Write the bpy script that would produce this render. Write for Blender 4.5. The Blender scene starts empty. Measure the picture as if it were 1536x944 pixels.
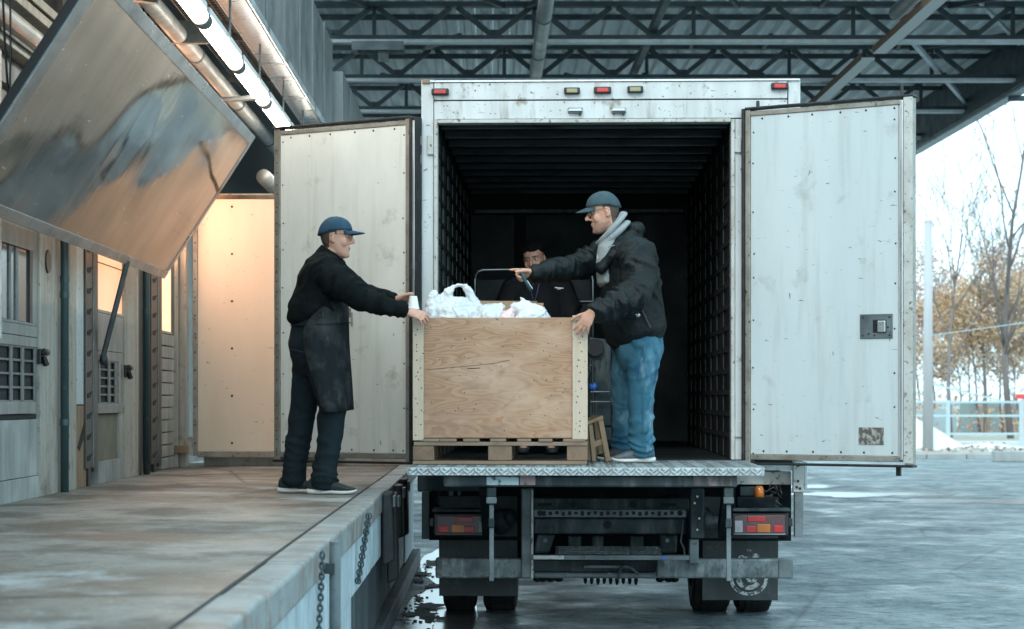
import bpy, bmesh, math, random
import numpy as np
from mathutils import Vector, Matrix, noise
R = math.radians
random.seed(7)
scene = bpy.context.scene
COL = scene.collection

# ------------------------------------------------------------------ camera
FPX, VX, VY = 3178.0, 735.0, 600.0          # focal length and principal point in photo pixels
CAMZ = 1.5
cam_d = bpy.data.cameras.new('camera')
cam = bpy.data.objects.new('camera', cam_d); COL.objects.link(cam)
cam.location = (0, 0, CAMZ); cam.rotation_euler = (R(90), 0, 0)
cam_d.sensor_width = 36; cam_d.lens = FPX/1536*36
cam_d.shift_x = (768-VX)/1536; cam_d.shift_y = (VY-472)/1536
cam_d.clip_end = 2000
cam_d.dof.use_dof = True; cam_d.dof.focus_distance = 13.3; cam_d.dof.aperture_fstop = 4.5
scene.camera = cam

# ------------------------------------------------------------------ sky, sun, exposure
SUN_EL, SUN_AZ = 34, 196       # azimuth measured from +Y towards +X
w = bpy.data.worlds.new('World'); scene.world = w; w.use_nodes = True
nt = w.node_tree; nt.nodes.clear()
out = nt.nodes.new('ShaderNodeOutputWorld'); bg = nt.nodes.new('ShaderNodeBackground')
sky = nt.nodes.new('ShaderNodeTexSky'); sky.sky_type = 'NISHITA'; sky.sun_disc = False
sky.sun_elevation = R(SUN_EL); sky.sun_rotation = R(SUN_AZ); sky.dust_density = 3.0; sky.air_density = 1.0
hs = nt.nodes.new('ShaderNodeHueSaturation'); hs.inputs['Saturation'].default_value = 0.30
mx = nt.nodes.new('ShaderNodeMix'); mx.data_type = 'RGBA'; mx.inputs[0].default_value = 0.75
mx.inputs[7].default_value = (7.2, 10.6, 12.0, 1)        # even overcast veil over the clear-sky model
nt.links.new(sky.outputs[0], hs.inputs['Color']); nt.links.new(hs.outputs[0], mx.inputs[6])
nt.links.new(mx.outputs[2], bg.inputs[0]); bg.inputs[1].default_value = 0.15
nt.links.new(bg.outputs[0], out.inputs[0])
sd = bpy.data.lights.new('sun', 'SUN'); sd.energy = 0.6; sd.angle = R(14); sd.color = (1, 0.94, 0.87)
sun = bpy.data.objects.new('sun', sd); COL.objects.link(sun)
sv = Vector((math.sin(R(SUN_AZ))*math.cos(R(SUN_EL)), math.cos(R(SUN_AZ))*math.cos(R(SUN_EL)), math.sin(R(SUN_EL))))
sun.rotation_euler = (-sv).to_track_quat('-Z', 'Y').to_euler()
vs = scene.view_settings; vs.view_transform = 'Standard'; vs.look = 'None'; vs.exposure = 0.64; vs.gamma = 1
scene.cycles.max_bounces = 8; scene.cycles.use_denoising = True

# ------------------------------------------------------------------ helpers
def P(px, py, d):
    "point seen at photo pixel (px,py) at distance d"
    return Vector(((px-VX)*d/FPX, d, CAMZ-(py-VY)*d/FPX))
def link(o, parent=None):
    COL.objects.link(o)
    if parent: o.parent = parent
    return o
def tag(o, label=None, cat=None, group=None, kind=None):
    if label: o['label'] = label
    if cat: o['category'] = cat
    if group: o['group'] = group
    if kind: o['kind'] = kind
    return o
def empty(name, loc=(0, 0, 0), rz=0, parent=None):
    o = bpy.data.objects.new(name, None); o.location = loc; o.rotation_euler = (0, 0, rz)
    o.empty_display_size = .1
    return link(o, parent)
class MB:
    def __init__(s): s.v = []; s.f = []; s.off = Vector((0, 0, 0))
    def add(s, vs, fs):
        n = len(s.v); s.v += [Vector(v)-s.off for v in vs]; s.f += [tuple(i+n for i in f) for f in fs]; return s
    def box(s, x0, x1, y0, y1, z0, z1):
        if x0 > x1: x0, x1 = x1, x0
        if y0 > y1: y0, y1 = y1, y0
        if z0 > z1: z0, z1 = z1, z0
        return s.add([(x0,y0,z0),(x1,y0,z0),(x1,y1,z0),(x0,y1,z0),(x0,y0,z1),(x1,y0,z1),(x1,y1,z1),(x0,y1,z1)],
              [(3,2,1,0),(4,5,6,7),(0,1,5,4),(1,2,6,5),(2,3,7,6),(3,0,4,7)])
    def hexa(s, a, b):
        "two quads of 4 points, joined"
        return s.add(list(a)+list(b), [(3,2,1,0),(4,5,6,7),(0,1,5,4),(1,2,6,5),(2,3,7,6),(3,0,4,7)])
    def bar(s, p, q, w, h, up=(0, 0, 1)):
        p, q = Vector(p), Vector(q); t = (q-p).normalized(); up = Vector(up)
        if abs(t.dot(up)) > .98: up = Vector((0, 1, 0)) if abs(t.y) < .9 else Vector((1, 0, 0))
        a = t.cross(up).normalized(); b = a.cross(t).normalized()
        c = [(-1,-1),(1,-1),(1,1),(-1,1)]
        return s.hexa([p+a*i*w/2+b*j*h/2 for i, j in c], [q+a*i*w/2+b*j*h/2 for i, j in c])
    def loft(s, pts, rad, ref=(0, 1, 0), n=12, round_=True, closed=False, power=1.0):
        pts = [Vector(p) for p in pts]; m = len(pts); ref = Vector(ref)
        rad = [r if isinstance(r, (tuple, list)) else (r, r) for r in rad]
        if round_ and not closed:
            t0 = (pts[0]-pts[1]).normalized(); t1 = (pts[-1]-pts[-2]).normalized()
            r0 = min(rad[0]); r1 = min(rad[-1])
            pts = [pts[0]+t0*r0*.5]+pts+[pts[-1]+t1*r1*.5]
            rad = [(rad[0][0]*.62, rad[0][1]*.62)]+rad+[(rad[-1][0]*.62, rad[-1][1]*.62)]
            m += 2
        vs, fs = [], []
        prev = None
        for i, p in enumerate(pts):
            if closed: t = pts[(i+1) % m]-pts[i-1]
            else: t = pts[min(i+1, m-1)]-pts[max(i-1, 0)]
            t.normalize()
            a = ref-t*ref.dot(t)
            if a.length < .15 and prev is not None: a = prev-t*prev.dot(t)
            elif a.length < .15: a = t.orthogonal()
            a.normalize(); prev = a; b = t.cross(a)
            for k in range(n):
                an = 2*math.pi*k/n; c, d = math.cos(an), math.sin(an)
                if power != 1: c = math.copysign(abs(c)**power, c); d = math.copysign(abs(d)**power, d)
                vs.append(p+a*c*rad[i][0]+b*d*rad[i][1])
        for i in range(m if closed else m-1):
            for k in range(n):
                j = (i+1) % m
                fs.append((i*n+k, i*n+(k+1) % n, j*n+(k+1) % n, j*n+k))
        if not closed:
            fs.append(tuple(range(n-1, -1, -1))); fs.append(tuple((m-1)*n+k for k in range(n)))
        return s.add(vs, fs)
    def tube(s, pts, r, n=8, closed=False): return s.loft(pts, [r]*len(pts), ref=(.13, .3, 1), n=n, round_=False, closed=closed)
    def ell(s, c, r, rot=None, nu=12, nv=8):
        c = Vector(c); vs = []; fs = []
        for i in range(nv+1):
            th = math.pi*i/nv
            for k in range(nu):
                ph = 2*math.pi*k/nu
                v = Vector((r[0]*math.sin(th)*math.cos(ph), r[1]*math.sin(th)*math.sin(ph), r[2]*math.cos(th)))
                vs.append(c+(rot @ v if rot else v))
        for i in range(nv):
            for k in range(nu):
                fs.append((i*nu+k, (i+1)*nu+k, (i+1)*nu+(k+1) % nu, i*nu+(k+1) % nu))
        return s.add(vs, fs)
    def quad(s, a, b, c, d): return s.add([a, b, c, d], [(0, 1, 2, 3)])
    def mesh(s, name, smooth=False):
        me = bpy.data.meshes.new(name); me.from_pydata([tuple(v) for v in s.v], [], s.f); me.validate()
        bm = bmesh.new(); bm.from_mesh(me); bmesh.ops.remove_doubles(bm, verts=bm.verts, dist=1e-6)
        bmesh.ops.recalc_face_normals(bm, faces=bm.faces); bm.to_mesh(me); bm.free()
        if smooth: me.polygons.foreach_set('use_smooth', [True]*len(me.polygons))
        return me
def obj(name, mb, mat, parent=None, smooth=False, bevel=0, label=None):
    me = mb.mesh(name, smooth) if isinstance(mb, MB) else mb
    if mat is not None: me.materials.clear(); me.materials.append(mat)
    o = bpy.data.objects.new(name, me); link(o, parent)
    if bevel:
        b = o.modifiers.new('bevel', 'BEVEL'); b.width = bevel; b.segments = 2; b.limit_method = 'ANGLE'
        b.harden_normals = False
    if label: o['label'] = label
    return o
def bx(name, mat, parent, x0, x1, y0, y1, z0, z1, bevel=0, **k):
    return obj(name, MB().box(x0, x1, y0, y1, z0, z1), mat, parent, bevel=bevel, **k)
def remesh(mb, voxel, smooth=4):
    "union of overlapping closed shapes as ONE continuous surface"
    me = mb.mesh('tmp'); o = bpy.data.objects.new('tmp', me); COL.objects.link(o)
    r = o.modifiers.new('r', 'REMESH'); r.mode = 'VOXEL'; r.voxel_size = voxel; r.use_smooth_shade = True
    if smooth:
        sm = o.modifiers.new('s', 'SMOOTH'); sm.iterations = smooth; sm.factor = .5
    dg = bpy.context.evaluated_depsgraph_get()
    res = bpy.data.meshes.new_from_object(o.evaluated_get(dg))
    bpy.data.objects.remove(o); bpy.data.meshes.remove(me)
    res.polygons.foreach_set('use_smooth', [True]*len(res.polygons))
    return res
def coords(me):
    a = np.empty(len(me.vertices)*3, dtype=np.float32); me.vertices.foreach_get('co', a); return a.reshape(-1, 3)
def normals(me):
    a = np.empty(len(me.vertices)*3, dtype=np.float32); me.vertices.foreach_get('normal', a); return a.reshape(-1, 3)
def wrinkle(me, segs, base=.004, seed=0):
    "cloth folds: ridged noise squeezed along each limb so that folds run around it; segs = (A,B,amp,freq_along,freq_around)"
    co = coords(me); no = normals(me)
    A = np.array([tuple(s[0]) for s in segs]); B = np.array([tuple(s[1]) for s in segs])
    best = np.full(len(co), 1e9); idx = np.zeros(len(co), int); along = np.zeros(len(co))
    for i in range(len(segs)):
        d = B[i]-A[i]; L = np.linalg.norm(d); d = d/L
        t = (co-A[i]) @ d; tc = np.clip(t, 0, L)
        q = A[i]+tc[:, None]*d; dist = np.linalg.norm(co-q, axis=1)
        m = dist < best; best[m] = dist[m]; idx[m] = i; along[m] = t[m]
    disp = np.zeros(len(co))
    off = Vector((seed*7.3, seed*3.1, seed*1.7))
    for k in range(len(co)):
        s = segs[idx[k]]; d = (Vector(s[1])-Vector(s[0])).normalized(); p = Vector(co[k])
        al = p.dot(d)
        q = (p-d*al)*s[4]+d*(al*s[3]+.9*noise.noise(p*7+off))+off
        n = noise.noise(q); rd = 1-abs(n)*2.2
        disp[k] = 2.1*s[2]*rd*abs(rd)*(0.40+.9*max(0, noise.noise(p*3.3+off)+.35))+1.5*base*noise.noise(p*8+off)
    co2 = co+no*disp[:, None]
    me.vertices.foreach_set('co', co2.astype(np.float32).ravel())
    bm = bmesh.new(); bm.from_mesh(me)
    for _ in range(2): bmesh.ops.smooth_vert(bm, verts=bm.verts, factor=.4, use_axis_x=True, use_axis_y=True, use_axis_z=True)
    bm.to_mesh(me); bm.free(); me.update()
    return me
def copy_tree(o, parent=None):
    c = o.copy(); COL.objects.link(c); c.parent = parent
    for ch in list(o.children): copy_tree(ch, c)
    return c

# ------------------------------------------------------------------ materials
MATS = {}
def mat(name, base, rough=.6, metal=0.0, layers=(), bumps=(), rvar=0.0, spec=.5, emis=None, estr=0, coat=0, sss=0, trans=0, rand=False):
    """layers: (kind, scale(xyz or float), detail, lo, hi, colour, amount[, distortion]) mixed over base in turn;
    bumps: (kind, scale, detail, strength, distance)"""
    m = bpy.data.materials.new(name); m.use_nodes = True; t = m.node_tree; N = t.nodes; L = t.links
    b = N['Principled BSDF']
    b.inputs['Base Color'].default_value = (*base, 1); b.inputs['Roughness'].default_value = rough
    b.inputs['Metallic'].default_value = metal; b.inputs['Specular IOR Level'].default_value = spec
    if coat: b.inputs['Coat Weight'].default_value = coat; b.inputs['Coat Roughness'].default_value = .15
    if sss: b.inputs['Subsurface Weight'].default_value = sss; b.inputs['Subsurface Radius'].default_value = (.012, .005, .003); b.inputs['Subsurface Scale'].default_value = 1
    if trans: b.inputs['Transmission Weight'].default_value = trans
    if emis: b.inputs['Emission Color'].default_value = (*emis, 1); b.inputs['Emission Strength'].default_value = estr
    tc = N.new('ShaderNodeTexCoord'); vec = tc.outputs['Object']
    if rand:
        oi = N.new('ShaderNodeObjectInfo'); mu = N.new('ShaderNodeVectorMath'); mu.operation = 'SCALE'
        cx = N.new('ShaderNodeCombineXYZ'); cx.inputs[0].default_value = 13; cx.inputs[1].default_value = 29; cx.inputs[2].default_value = 7
        L.new(cx.outputs[0], mu.inputs[0]); L.new(oi.outputs['Random'], mu.inputs['Scale'])
        ad = N.new('ShaderNodeVectorMath'); L.new(vec, ad.inputs[0]); L.new(mu.outputs[0], ad.inputs[1]); vec = ad.outputs[0]
    cache = {}
    def tex(kind, sc, detail, dist=0, seed=0):
        mp = N.new('ShaderNodeMapping'); sc = sc if isinstance(sc, (tuple, list)) else (sc,)*3
        mp.inputs['Scale'].default_value = sc; mp.inputs['Location'].default_value = (seed*3.7, seed*1.9, seed*5.3)
        L.new(vec, mp.inputs[0])
        if kind == 'voronoi':
            x = N.new('ShaderNodeTexVoronoi'); x.inputs['Scale'].default_value = 1; L.new(mp.outputs[0], x.inputs['Vector']); return x.outputs['Distance']
        if kind == 'cell':
            x = N.new('ShaderNodeTexVoronoi'); x.feature = 'DISTANCE_TO_EDGE'; x.inputs['Scale'].default_value = 1; L.new(mp.outputs[0], x.inputs['Vector']); return x.outputs['Distance']
        if kind == 'wave':
            x = N.new('ShaderNodeTexWave'); x.inputs['Scale'].default_value = 1; x.inputs['Distortion'].default_value = dist; x.inputs['Detail'].default_value = detail
            x.inputs['Detail Scale'].default_value = 1.2
            L.new(mp.outputs[0], x.inputs['Vector']); return x.outputs['Fac']
        if kind == 'grain':          # contour lines of a soft noise: flat-sawn wood figure; dist = number of rings
            x = N.new('ShaderNodeTexNoise'); x.inputs['Scale'].default_value = 1; x.inputs['Detail'].default_value = detail
            x.inputs['Roughness'].default_value = .4; L.new(mp.outputs[0], x.inputs['Vector'])
            a = N.new('ShaderNodeMath'); a.operation = 'MULTIPLY'; a.inputs[1].default_value = dist; L.new(x.outputs['Fac'], a.inputs[0])
            b_ = N.new('ShaderNodeMath'); b_.operation = 'FRACT'; L.new(a.outputs[0], b_.inputs[0]); return b_.outputs[0]
        x = N.new('ShaderNodeTexNoise'); x.inputs['Scale'].default_value = 1; x.inputs['Detail'].default_value = detail
        x.inputs['Distortion'].default_value = dist; x.inputs['Roughness'].default_value = .6
        L.new(mp.outputs[0], x.inputs['Vector']); return x.outputs['Fac']
    cur = None; seed = len(MATS)
    for i, l in enumerate(layers):
        kind, sc, det, lo, hi, c, amt = l[:7]; dist = l[7] if len(l) > 7 else 0
        f = tex(kind, sc, det, dist, seed+i*3)
        mr = N.new('ShaderNodeMapRange'); mr.inputs['From Min'].default_value = lo; mr.inputs['From Max'].default_value = hi
        mr.inputs['To Min'].default_value = 0; mr.inputs['To Max'].default_value = amt
        L.new(f, mr.inputs['Value'])
        x = N.new('ShaderNodeMix'); x.data_type = 'RGBA'; x.inputs[6].default_value = (*base, 1); x.inputs[7].default_value = (*c, 1)
        if cur: L.new(cur, x.inputs[6])
        L.new(mr.outputs[0], x.inputs[0]); cur = x.outputs[2]
    if cur: L.new(cur, b.inputs['Base Color'])
    if rvar:
        f = tex('noise', 3 if not isinstance(rvar, tuple) else rvar[1], 5, 0, seed+40)
        mr = N.new('ShaderNodeMapRange'); rv = rvar[0] if isinstance(rvar, tuple) else rvar
        mr.inputs['From Min'].default_value = .3; mr.inputs['From Max'].default_value = .7
        mr.inputs['To Min'].default_value = max(.02, rough-rv); mr.inputs['To Max'].default_value = min(1, rough+rv)
        L.new(f, mr.inputs['Value']); L.new(mr.outputs[0], b.inputs['Roughness'])
    prev = None
    for i, (kind, sc, det, st, dist) in enumerate(bumps):
        f = tex(kind, sc, det, 1.5 if kind == 'wave' else 0, seed+60+i)
        bp = N.new('ShaderNodeBump'); bp.inputs['Strength'].default_value = st; bp.inputs['Distance'].default_value = dist
        L.new(f, bp.inputs['Height'])
        if prev: L.new(prev, bp.inputs['Normal'])
        prev = bp.outputs[0]
    if prev: L.new(prev, b.inputs['Normal'])
    MATS[name] = m
    return m
GR = (.05, .05, .045); RUST = (.10, .045, .02)
white_paint = mat('white_paint', (.60, .63, .635), .45, layers=[('noise', (5, 5, .8), 7, .42, .70, (.40, .41, .39), .65), ('noise', (12, 12, 1.6), 8, .55, .70, (.24, .22, .18), .6), ('noise', (7, 7, 6), 8, .62, .70, (.16, .11, .07), .7), ('noise', 34, 4, .655, .685, (.08, .055, .04), .9), ('noise', (8, 8, 70), 4, .68, .71, (.10, .09, .08), .7)], bumps=[('noise', 20, 4, .1, .004), ('noise', 2.5, 3, .12, .02)], rvar=.1)
frame_paint = mat('frame_paint', (.50, .51, .49), .5, layers=[('noise', 6, 6, .4, .7, (.30, .28, .23), .7), ('noise', 30, 4, .58, .66, (.08, .06, .04), .9)], rvar=.1)
door_lit_warm = mat('door_lining_warm_light', (.80, .775, .72), .42, layers=[('noise', (2, 2, .7), 6, .42, .66, (.68, .65, .59), .8), ('noise', (12, 12, .9), 7, .54, .72, (.52, .48, .41), .5), ('noise', (5, 5, 5), 8, .60, .70, (.35, .30, .24), .5), ('noise', (14, 14, 55), 4, .69, .72, (.12, .11, .10), .8), ('noise', (30, 30, 9), 3, .715, .74, (.14, .11, .09), .8)], bumps=[('noise', 2.6, 3, .22, .02), ('noise', 30, 3, .05, .003)], rvar=.12)  # left door lining; warm lamp light is put into its colour
door_lit_cool = mat('door_lining_cool_light', (.55, .605, .615), .42, layers=[('noise', (2, 2, .5), 5, .4, .7, (.47, .535, .54), .8), ('noise', (12, 12, .9), 7, .50, .70, (.42, .455, .45), .7), ('noise', (5, 5, 5), 8, .59, .70, (.33, .34, .31), .5), ('noise', (14, 14, 55), 4, .69, .72, (.10, .10, .10), .85), ('noise', (30, 30, 9), 3, .715, .74, (.12, .11, .10), .8)], bumps=[('noise', 2.6, 3, .22, .02), ('noise', 30, 3, .05, .003)], rvar=.12)  # same lining on the right door, cool daylight put into its colour
door_end = mat('gate_sheet_cream', (.70, .62, .52), .42, layers=[('noise', (2, 2, .5), 5, .4, .7, (.60, .50, .37), .6), ('noise', (14, 14, 45), 4, .68, .72, (.16, .12, .08), .8), ('noise', (26, 26, 9), 3, .70, .73, (.15, .10, .07), .8)], rvar=.12)
door_frame = mat('door_edge_metal', (.33, .31, .27), .45, .3, layers=[('noise', 7, 6, .4, .7, (.16, .13, .10), .7), ('noise', 40, 3, .62, .68, (.05, .035, .02), .9)], rvar=.1)
alu = mat('aluminium_trim', (.62, .64, .65), .32, .8, layers=[('noise', (20, 20, 2), 5, .5, .7, (.3, .3, .3), .6)], rvar=.12)
seal = mat('black_rubber', (.012, .013, .014), .55, layers=[('noise', 14, 5, .5, .75, (.06, .06, .06), .6)], bumps=[('noise', 40, 3, .2, .004)])
black = mat('black_plastic', (.012, .012, .013), .4)
chassis = mat('chassis_paint', (.010, .024, .029), .55, .0, layers=[('noise', 4, 6, .42, .72, (.055, .078, .082), .8), ('noise', (12, 12, 3), 6, .52, .72, (.15, .16, .155), .6), ('noise', 22, 4, .62, .7, (.05, .028, .018), .8)], bumps=[('noise', 18, 5, .3, .006)], rvar=.15, spec=.3)
chassis_dark = mat('chassis_grime', (.004, .008, .010), .8, spec=.15, layers=[('noise', 7, 6, .5, .8, (.04, .045, .045), .6)], bumps=[('noise', 20, 5, .4, .008)])
bumper_m = mat('bumper_steel', (.17, .21, .22), .5, .25, layers=[('noise', 5, 7, .40, .62, (.045, .060, .066), .9), ('noise', (14, 14, 5), 7, .52, .72, (.38, .40, .39), .8), ('noise', 24, 5, .60, .68, (.07, .045, .03), .75)], bumps=[('noise', 14, 5, .25, .006)], rvar=.15)
grey_steel = mat('grey_steel', (.15, .185, .195), .5, .2, layers=[('noise', 5, 6, .4, .66, (.06, .08, .085), .85), ('noise', 30, 4, .60, .68, (.07, .05, .035), .7)], bumps=[('noise', 25, 4, .12, .004)], rvar=.15)
tread = mat('tread_plate', (.36, .40, .41), .38, .55, layers=[('noise', 5, 6, .42, .7, (.17, .18, .18), .7), ('noise', 26, 4, .60, .70, (.07, .055, .045), .6)], bumps=[('noise', 60, 3, .15, .003)], rvar=.15)
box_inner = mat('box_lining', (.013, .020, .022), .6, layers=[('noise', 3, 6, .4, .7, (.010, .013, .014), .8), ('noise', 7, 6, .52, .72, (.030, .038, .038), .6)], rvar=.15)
slat_shaded = mat('box_slat_shaded', (.035, .042, .043), .5, .3, layers=[('noise', (10, 10, 3), 5, .45, .7, (.014, .018, .02), .8)], rvar=.15)  # right-wall copy of the slats with the shade put into its colour
slat_m = mat('box_slat', (.12, .13, .13), .5, .3, layers=[('noise', (10, 10, 3), 5, .45, .7, (.04, .04, .04), .8)], rvar=.15)
ply = mat('plywood', (.40, .228, .130), .62, layers=[
    ('noise', (1.1, 1, 2.2), 4, .35, .68, (.48, .30, .195), .85),
    ('grain', (1.7, 1, 7.5), 2.6, .30, 1.0, (.18, .082, .040), .50, 18), ('noise', (.8, 1, 1.1), 5, .50, .64, (.33, .20, .14), .6), ('noise', (7, 4, 9), 7, .54, .70, (.25, .15, .10), .55), ('noise', (1.6, 1, 4), 4, .48, .68, (.56, .40, .29), .65),
    ('noise', (2.2, 2, 60), 5, .5, .72, (.42, .27, .16), .35),
    ('noise', (3.2, 2, 5), 5, .60, .74, (.25, .125, .065), .6, 1.5),
    ('noise', (26, 20, 30), 2, .725, .75, (.09, .05, .03), .9),
    ('noise', (5, 2, 150), 3, .735, .76, (.06, .04, .03), .9)], bumps=[('noise', (3, 3, 70), 4, .12, .003)], rvar=.1)
batten = mat('crate_batten', (.55, .45, .345), .65, layers=[('noise', (20, 20, 1.8), 5, .45, .7, (.45, .36, .27), .7), ('noise', 45, 2, .67, .69, (.05, .035, .02), .95), ('noise', 8, 6, .6, .75, (.28, .21, .15), .6)], bumps=[('noise', (50, 50, 4), 4, .15, .003)])
pallet_m = mat('pallet_wood', (.235, .165, .115), .75, layers=[('noise', (2, 12, 40), 5, .42, .7, (.21, .145, .10), .8), ('noise', 9, 5, .55, .75, (.14, .095, .065), .7), ('noise', 4, 3, .5, .7, (.30, .25, .205), .5)], bumps=[('noise', (4, 30, 60), 4, .25, .004)], rand=True)
pallet_end = mat('pallet_end_grain', (.225, .15, .10), .8, layers=[('grain', (9, 3, 9), 1, .3, 1, (.17, .11, .07), .6, 14), ('noise', 12, 5, .5, .7, (.12, .08, .05), .6)], bumps=[('noise', 60, 4, .25, .004)], rand=True)
stool_m = mat('stool_wood', (.34, .23, .135), .6, layers=[('noise', (30, 30, 4), 5, .42, .7, (.22, .14, .08), .8), ('noise', 9, 5, .55, .75, (.12, .08, .05), .6)])
card = mat('cardboard', (.40, .27, .165), .8, layers=[('noise', 5, 5, .4, .7, (.30, .195, .115), .6)], bumps=[('noise', 9, 4, .2, .006)])
bag_m = mat('plastic_bag', (.64, .665, .685), .33, layers=[('noise', 4, 4, .45, .7, (.44, .49, .53), .8), ('noise', 2.5, 3, .58, .72, (.40, .52, .62), .6)], bumps=[('cell', 16, 2, .35, .02), ('noise', 40, 4, .3, .008)], sss=.0)
bag_pink = mat('plastic_bag_pink', (.75, .50, .50), .35, layers=[('noise', 6, 4, .45, .7, (.85, .8, .8), .7)], bumps=[('noise', 16, 4, .35, .015)])
cup_m = mat('cup_plastic', (.82, .83, .84), .35)
floor_m = mat('dock_concrete', (.195, .175, .150), .6, layers=[('noise', (.9, .8, 1), 7, .40, .64, (.28, .26, .235), .85), ('noise', (2.1, 1.6, 1), 8, .46, .60, (.075, .058, .043), .85), ('noise', (.5, .35, 1), 5, .50, .64, (.140, .100, .070), .6), ('noise', (6, 5, 3), 7, .55, .70, (.065, .052, .042), .75), ('noise', (1.3, 1.0, 1), 6, .57, .68, (.40, .41, .41), .75), ('noise', (3, 22, 1), 5, .66, .70, (.04, .033, .028), .8), ('noise', (40, 34, 20), 5, .56, .68, (.055, .045, .036), .65), ('noise', (30, 24, 20), 5, .60, .70, (.42, .41, .39), .5), ('cell', (.5, .32, 1), 0, .010, .0, (.03, .025, .02), .8), ('noise', 26, 5, .62, .72, (.09, .075, .06), .6)], bumps=[('noise', (4, 4, 4), 7, .30, .02), ('noise', 50, 4, .25, .006)], rvar=(.22, (.9, .8, 1)))
edge_m = mat('dock_edge_steel', (.28, .30, .30), .5, .25, layers=[('noise', (6, 2, 6), 6, .42, .68, (.16, .175, .175), .8), ('noise', 7, 8, .50, .64, (.20, .125, .08), .8), ('noise', 24, 5, .62, .7, (.09, .06, .045), .75)], bumps=[('noise', 20, 5, .25, .008)], rvar=.15)
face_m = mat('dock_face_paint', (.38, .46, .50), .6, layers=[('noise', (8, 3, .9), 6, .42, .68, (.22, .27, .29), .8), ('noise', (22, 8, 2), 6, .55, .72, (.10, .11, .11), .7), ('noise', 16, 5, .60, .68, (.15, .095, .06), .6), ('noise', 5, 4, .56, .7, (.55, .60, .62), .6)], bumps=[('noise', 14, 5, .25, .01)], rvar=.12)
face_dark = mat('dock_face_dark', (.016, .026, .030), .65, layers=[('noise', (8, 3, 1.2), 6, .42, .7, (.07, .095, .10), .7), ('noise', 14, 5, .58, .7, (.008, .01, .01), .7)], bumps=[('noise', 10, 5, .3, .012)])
concrete = mat('wall_concrete', (.29, .305, .29), .8, layers=[('noise', (4, 4, 1), 7, .4, .64, (.16, .175, .17), .85), ('noise', (10, 10, 2), 6, .55, .74, (.13, .13, .12), .55), ('noise', 2, 4, .5, .7, (.44, .44, .41), .5)], bumps=[('noise', 12, 5, .3, .012)])
concrete_green = mat('wall_concrete_green', (.17, .165, .12), .8, layers=[('noise', 4, 6, .4, .7, (.10, .10, .075), .8)], bumps=[('noise', 12, 5, .3, .012)])
cream_wall = mat('cream_timber', (.355, .345, .305), .62, layers=[('noise', (12, 12, 1.5), 6, .40, .66, (.22, .21, .18), .8), ('noise', 24, 4, .6, .7, (.15, .11, .075), .75), ('noise', 6, 6, .58, .72, (.13, .105, .08), .75)], bumps=[('noise', (30, 30, 3), 4, .2, .004)])
blue_panel = mat('pale_blue_board', (.44, .50, .50), .5, layers=[('noise', (6, 6, 1), 5, .42, .7, (.33, .38, .38), .7), ('noise', 28, 3, .64, .67, (.06, .05, .04), .9)])
grey_panel = mat('grey_door_panel', (.23, .235, .22), .5, layers=[('noise', (4, 6, 2), 6, .4, .66, (.13, .135, .125), .8), ('noise', 20, 4, .62, .7, (.1, .08, .06), .6)], rvar=.1)
green_pipe = mat('green_pipe_paint', (.045, .085, .090), .42, .1, layers=[('noise', (10, 10, 2), 5, .45, .7, (.025, .045, .05), .8), ('noise', 20, 4, .62, .7, (.15, .14, .12), .6)])
track_m = mat('track_steel', (.055, .062, .062), .45, .5, layers=[('noise', 10, 5, .45, .7, (.10, .085, .065), .8)])
grille_m = mat('grille_steel', (.17, .18, .18), .5, .3, layers=[('noise', 20, 5, .5, .7, (.07, .06, .05), .7)])
dark_void = mat('dark_recess', (.010, .012, .013), .8)
glass_dark = mat('window_glass', (.04, .055, .055), .12, layers=[('noise', (5, 5, 1), 4, .45, .7, (.09, .10, .09), .6)])
glow_pane = mat('added_glow_pane', (.5, .3, .2), .4, emis=(1.0, .50, .29), estr=11)  # added warm glow for unseen upper panes, lighting the end gate
glass_dim = mat('dimly_lit_glass', (.5, .35, .25), .35, layers=[('noise', (2, 2, 1), 3, .4, .7, (.4, .22, .12), .6)], emis=(1.0, .52, .29), estr=.55)
glass_mid = mat('warmly_lit_glass', (.5, .35, .25), .35, emis=(1.0, .60, .36), estr=.85)
wood_raw = mat('broken_timber', (.27, .18, .115), .75, layers=[('noise', (14, 14, 3), 5, .42, .7, (.14, .085, .05), .8)], bumps=[('noise', (40, 40, 4), 4, .3, .006)])
flap_m = mat('stainless_sheet', (.27, .208, .162), .075, 1.0, layers=[('noise', (.5, 4, .5), 5, .42, .70, (.13, .115, .10), .7), ('noise', (3, 3, 3), 6, .52, .70, (.30, .28, .26), .5), ('noise', (60, 5, 9), 3, .69, .72, (.70, .72, .74), .8), ('noise', (7, 60, 5), 3, .70, .73, (.65, .67, .70), .7), ('noise', 22, 3, .68, .71, (.05, .05, .05), .8)], bumps=[('noise', (.25, 1.2, .25), 0, .16, .05), ('noise', (.8, .7, .8), 0, .12, .05), ('noise', (.8, 9, .8), 2, .03, .010)], rvar=(.045, (1, 5, 1)))
flap_edge = mat('stainless_flange', (.42, .44, .45), .33, .9, layers=[('noise', (8, 3, 8), 5, .42, .7, (.22, .23, .24), .7)], rvar=.1)
duct_m = mat('galvanised_duct', (.21, .225, .225), .40, .75, layers=[('noise', (3, 3, .8), 5, .4, .7, (.14, .15, .15), .8), ('noise', 7, 5, .55, .72, (.32, .33, .33), .5)], bumps=[('noise', (2, 2, .8), 2, .12, .03)], rvar=.12)
pipe_m = mat('lagged_pipe', (.36, .37, .36), .45, .3, layers=[('noise', 6, 5, .42, .7, (.24, .25, .245), .7)], rvar=.12)
mesh_m = mat('wire_mesh', (.20, .21, .20), .5, .5)
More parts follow.
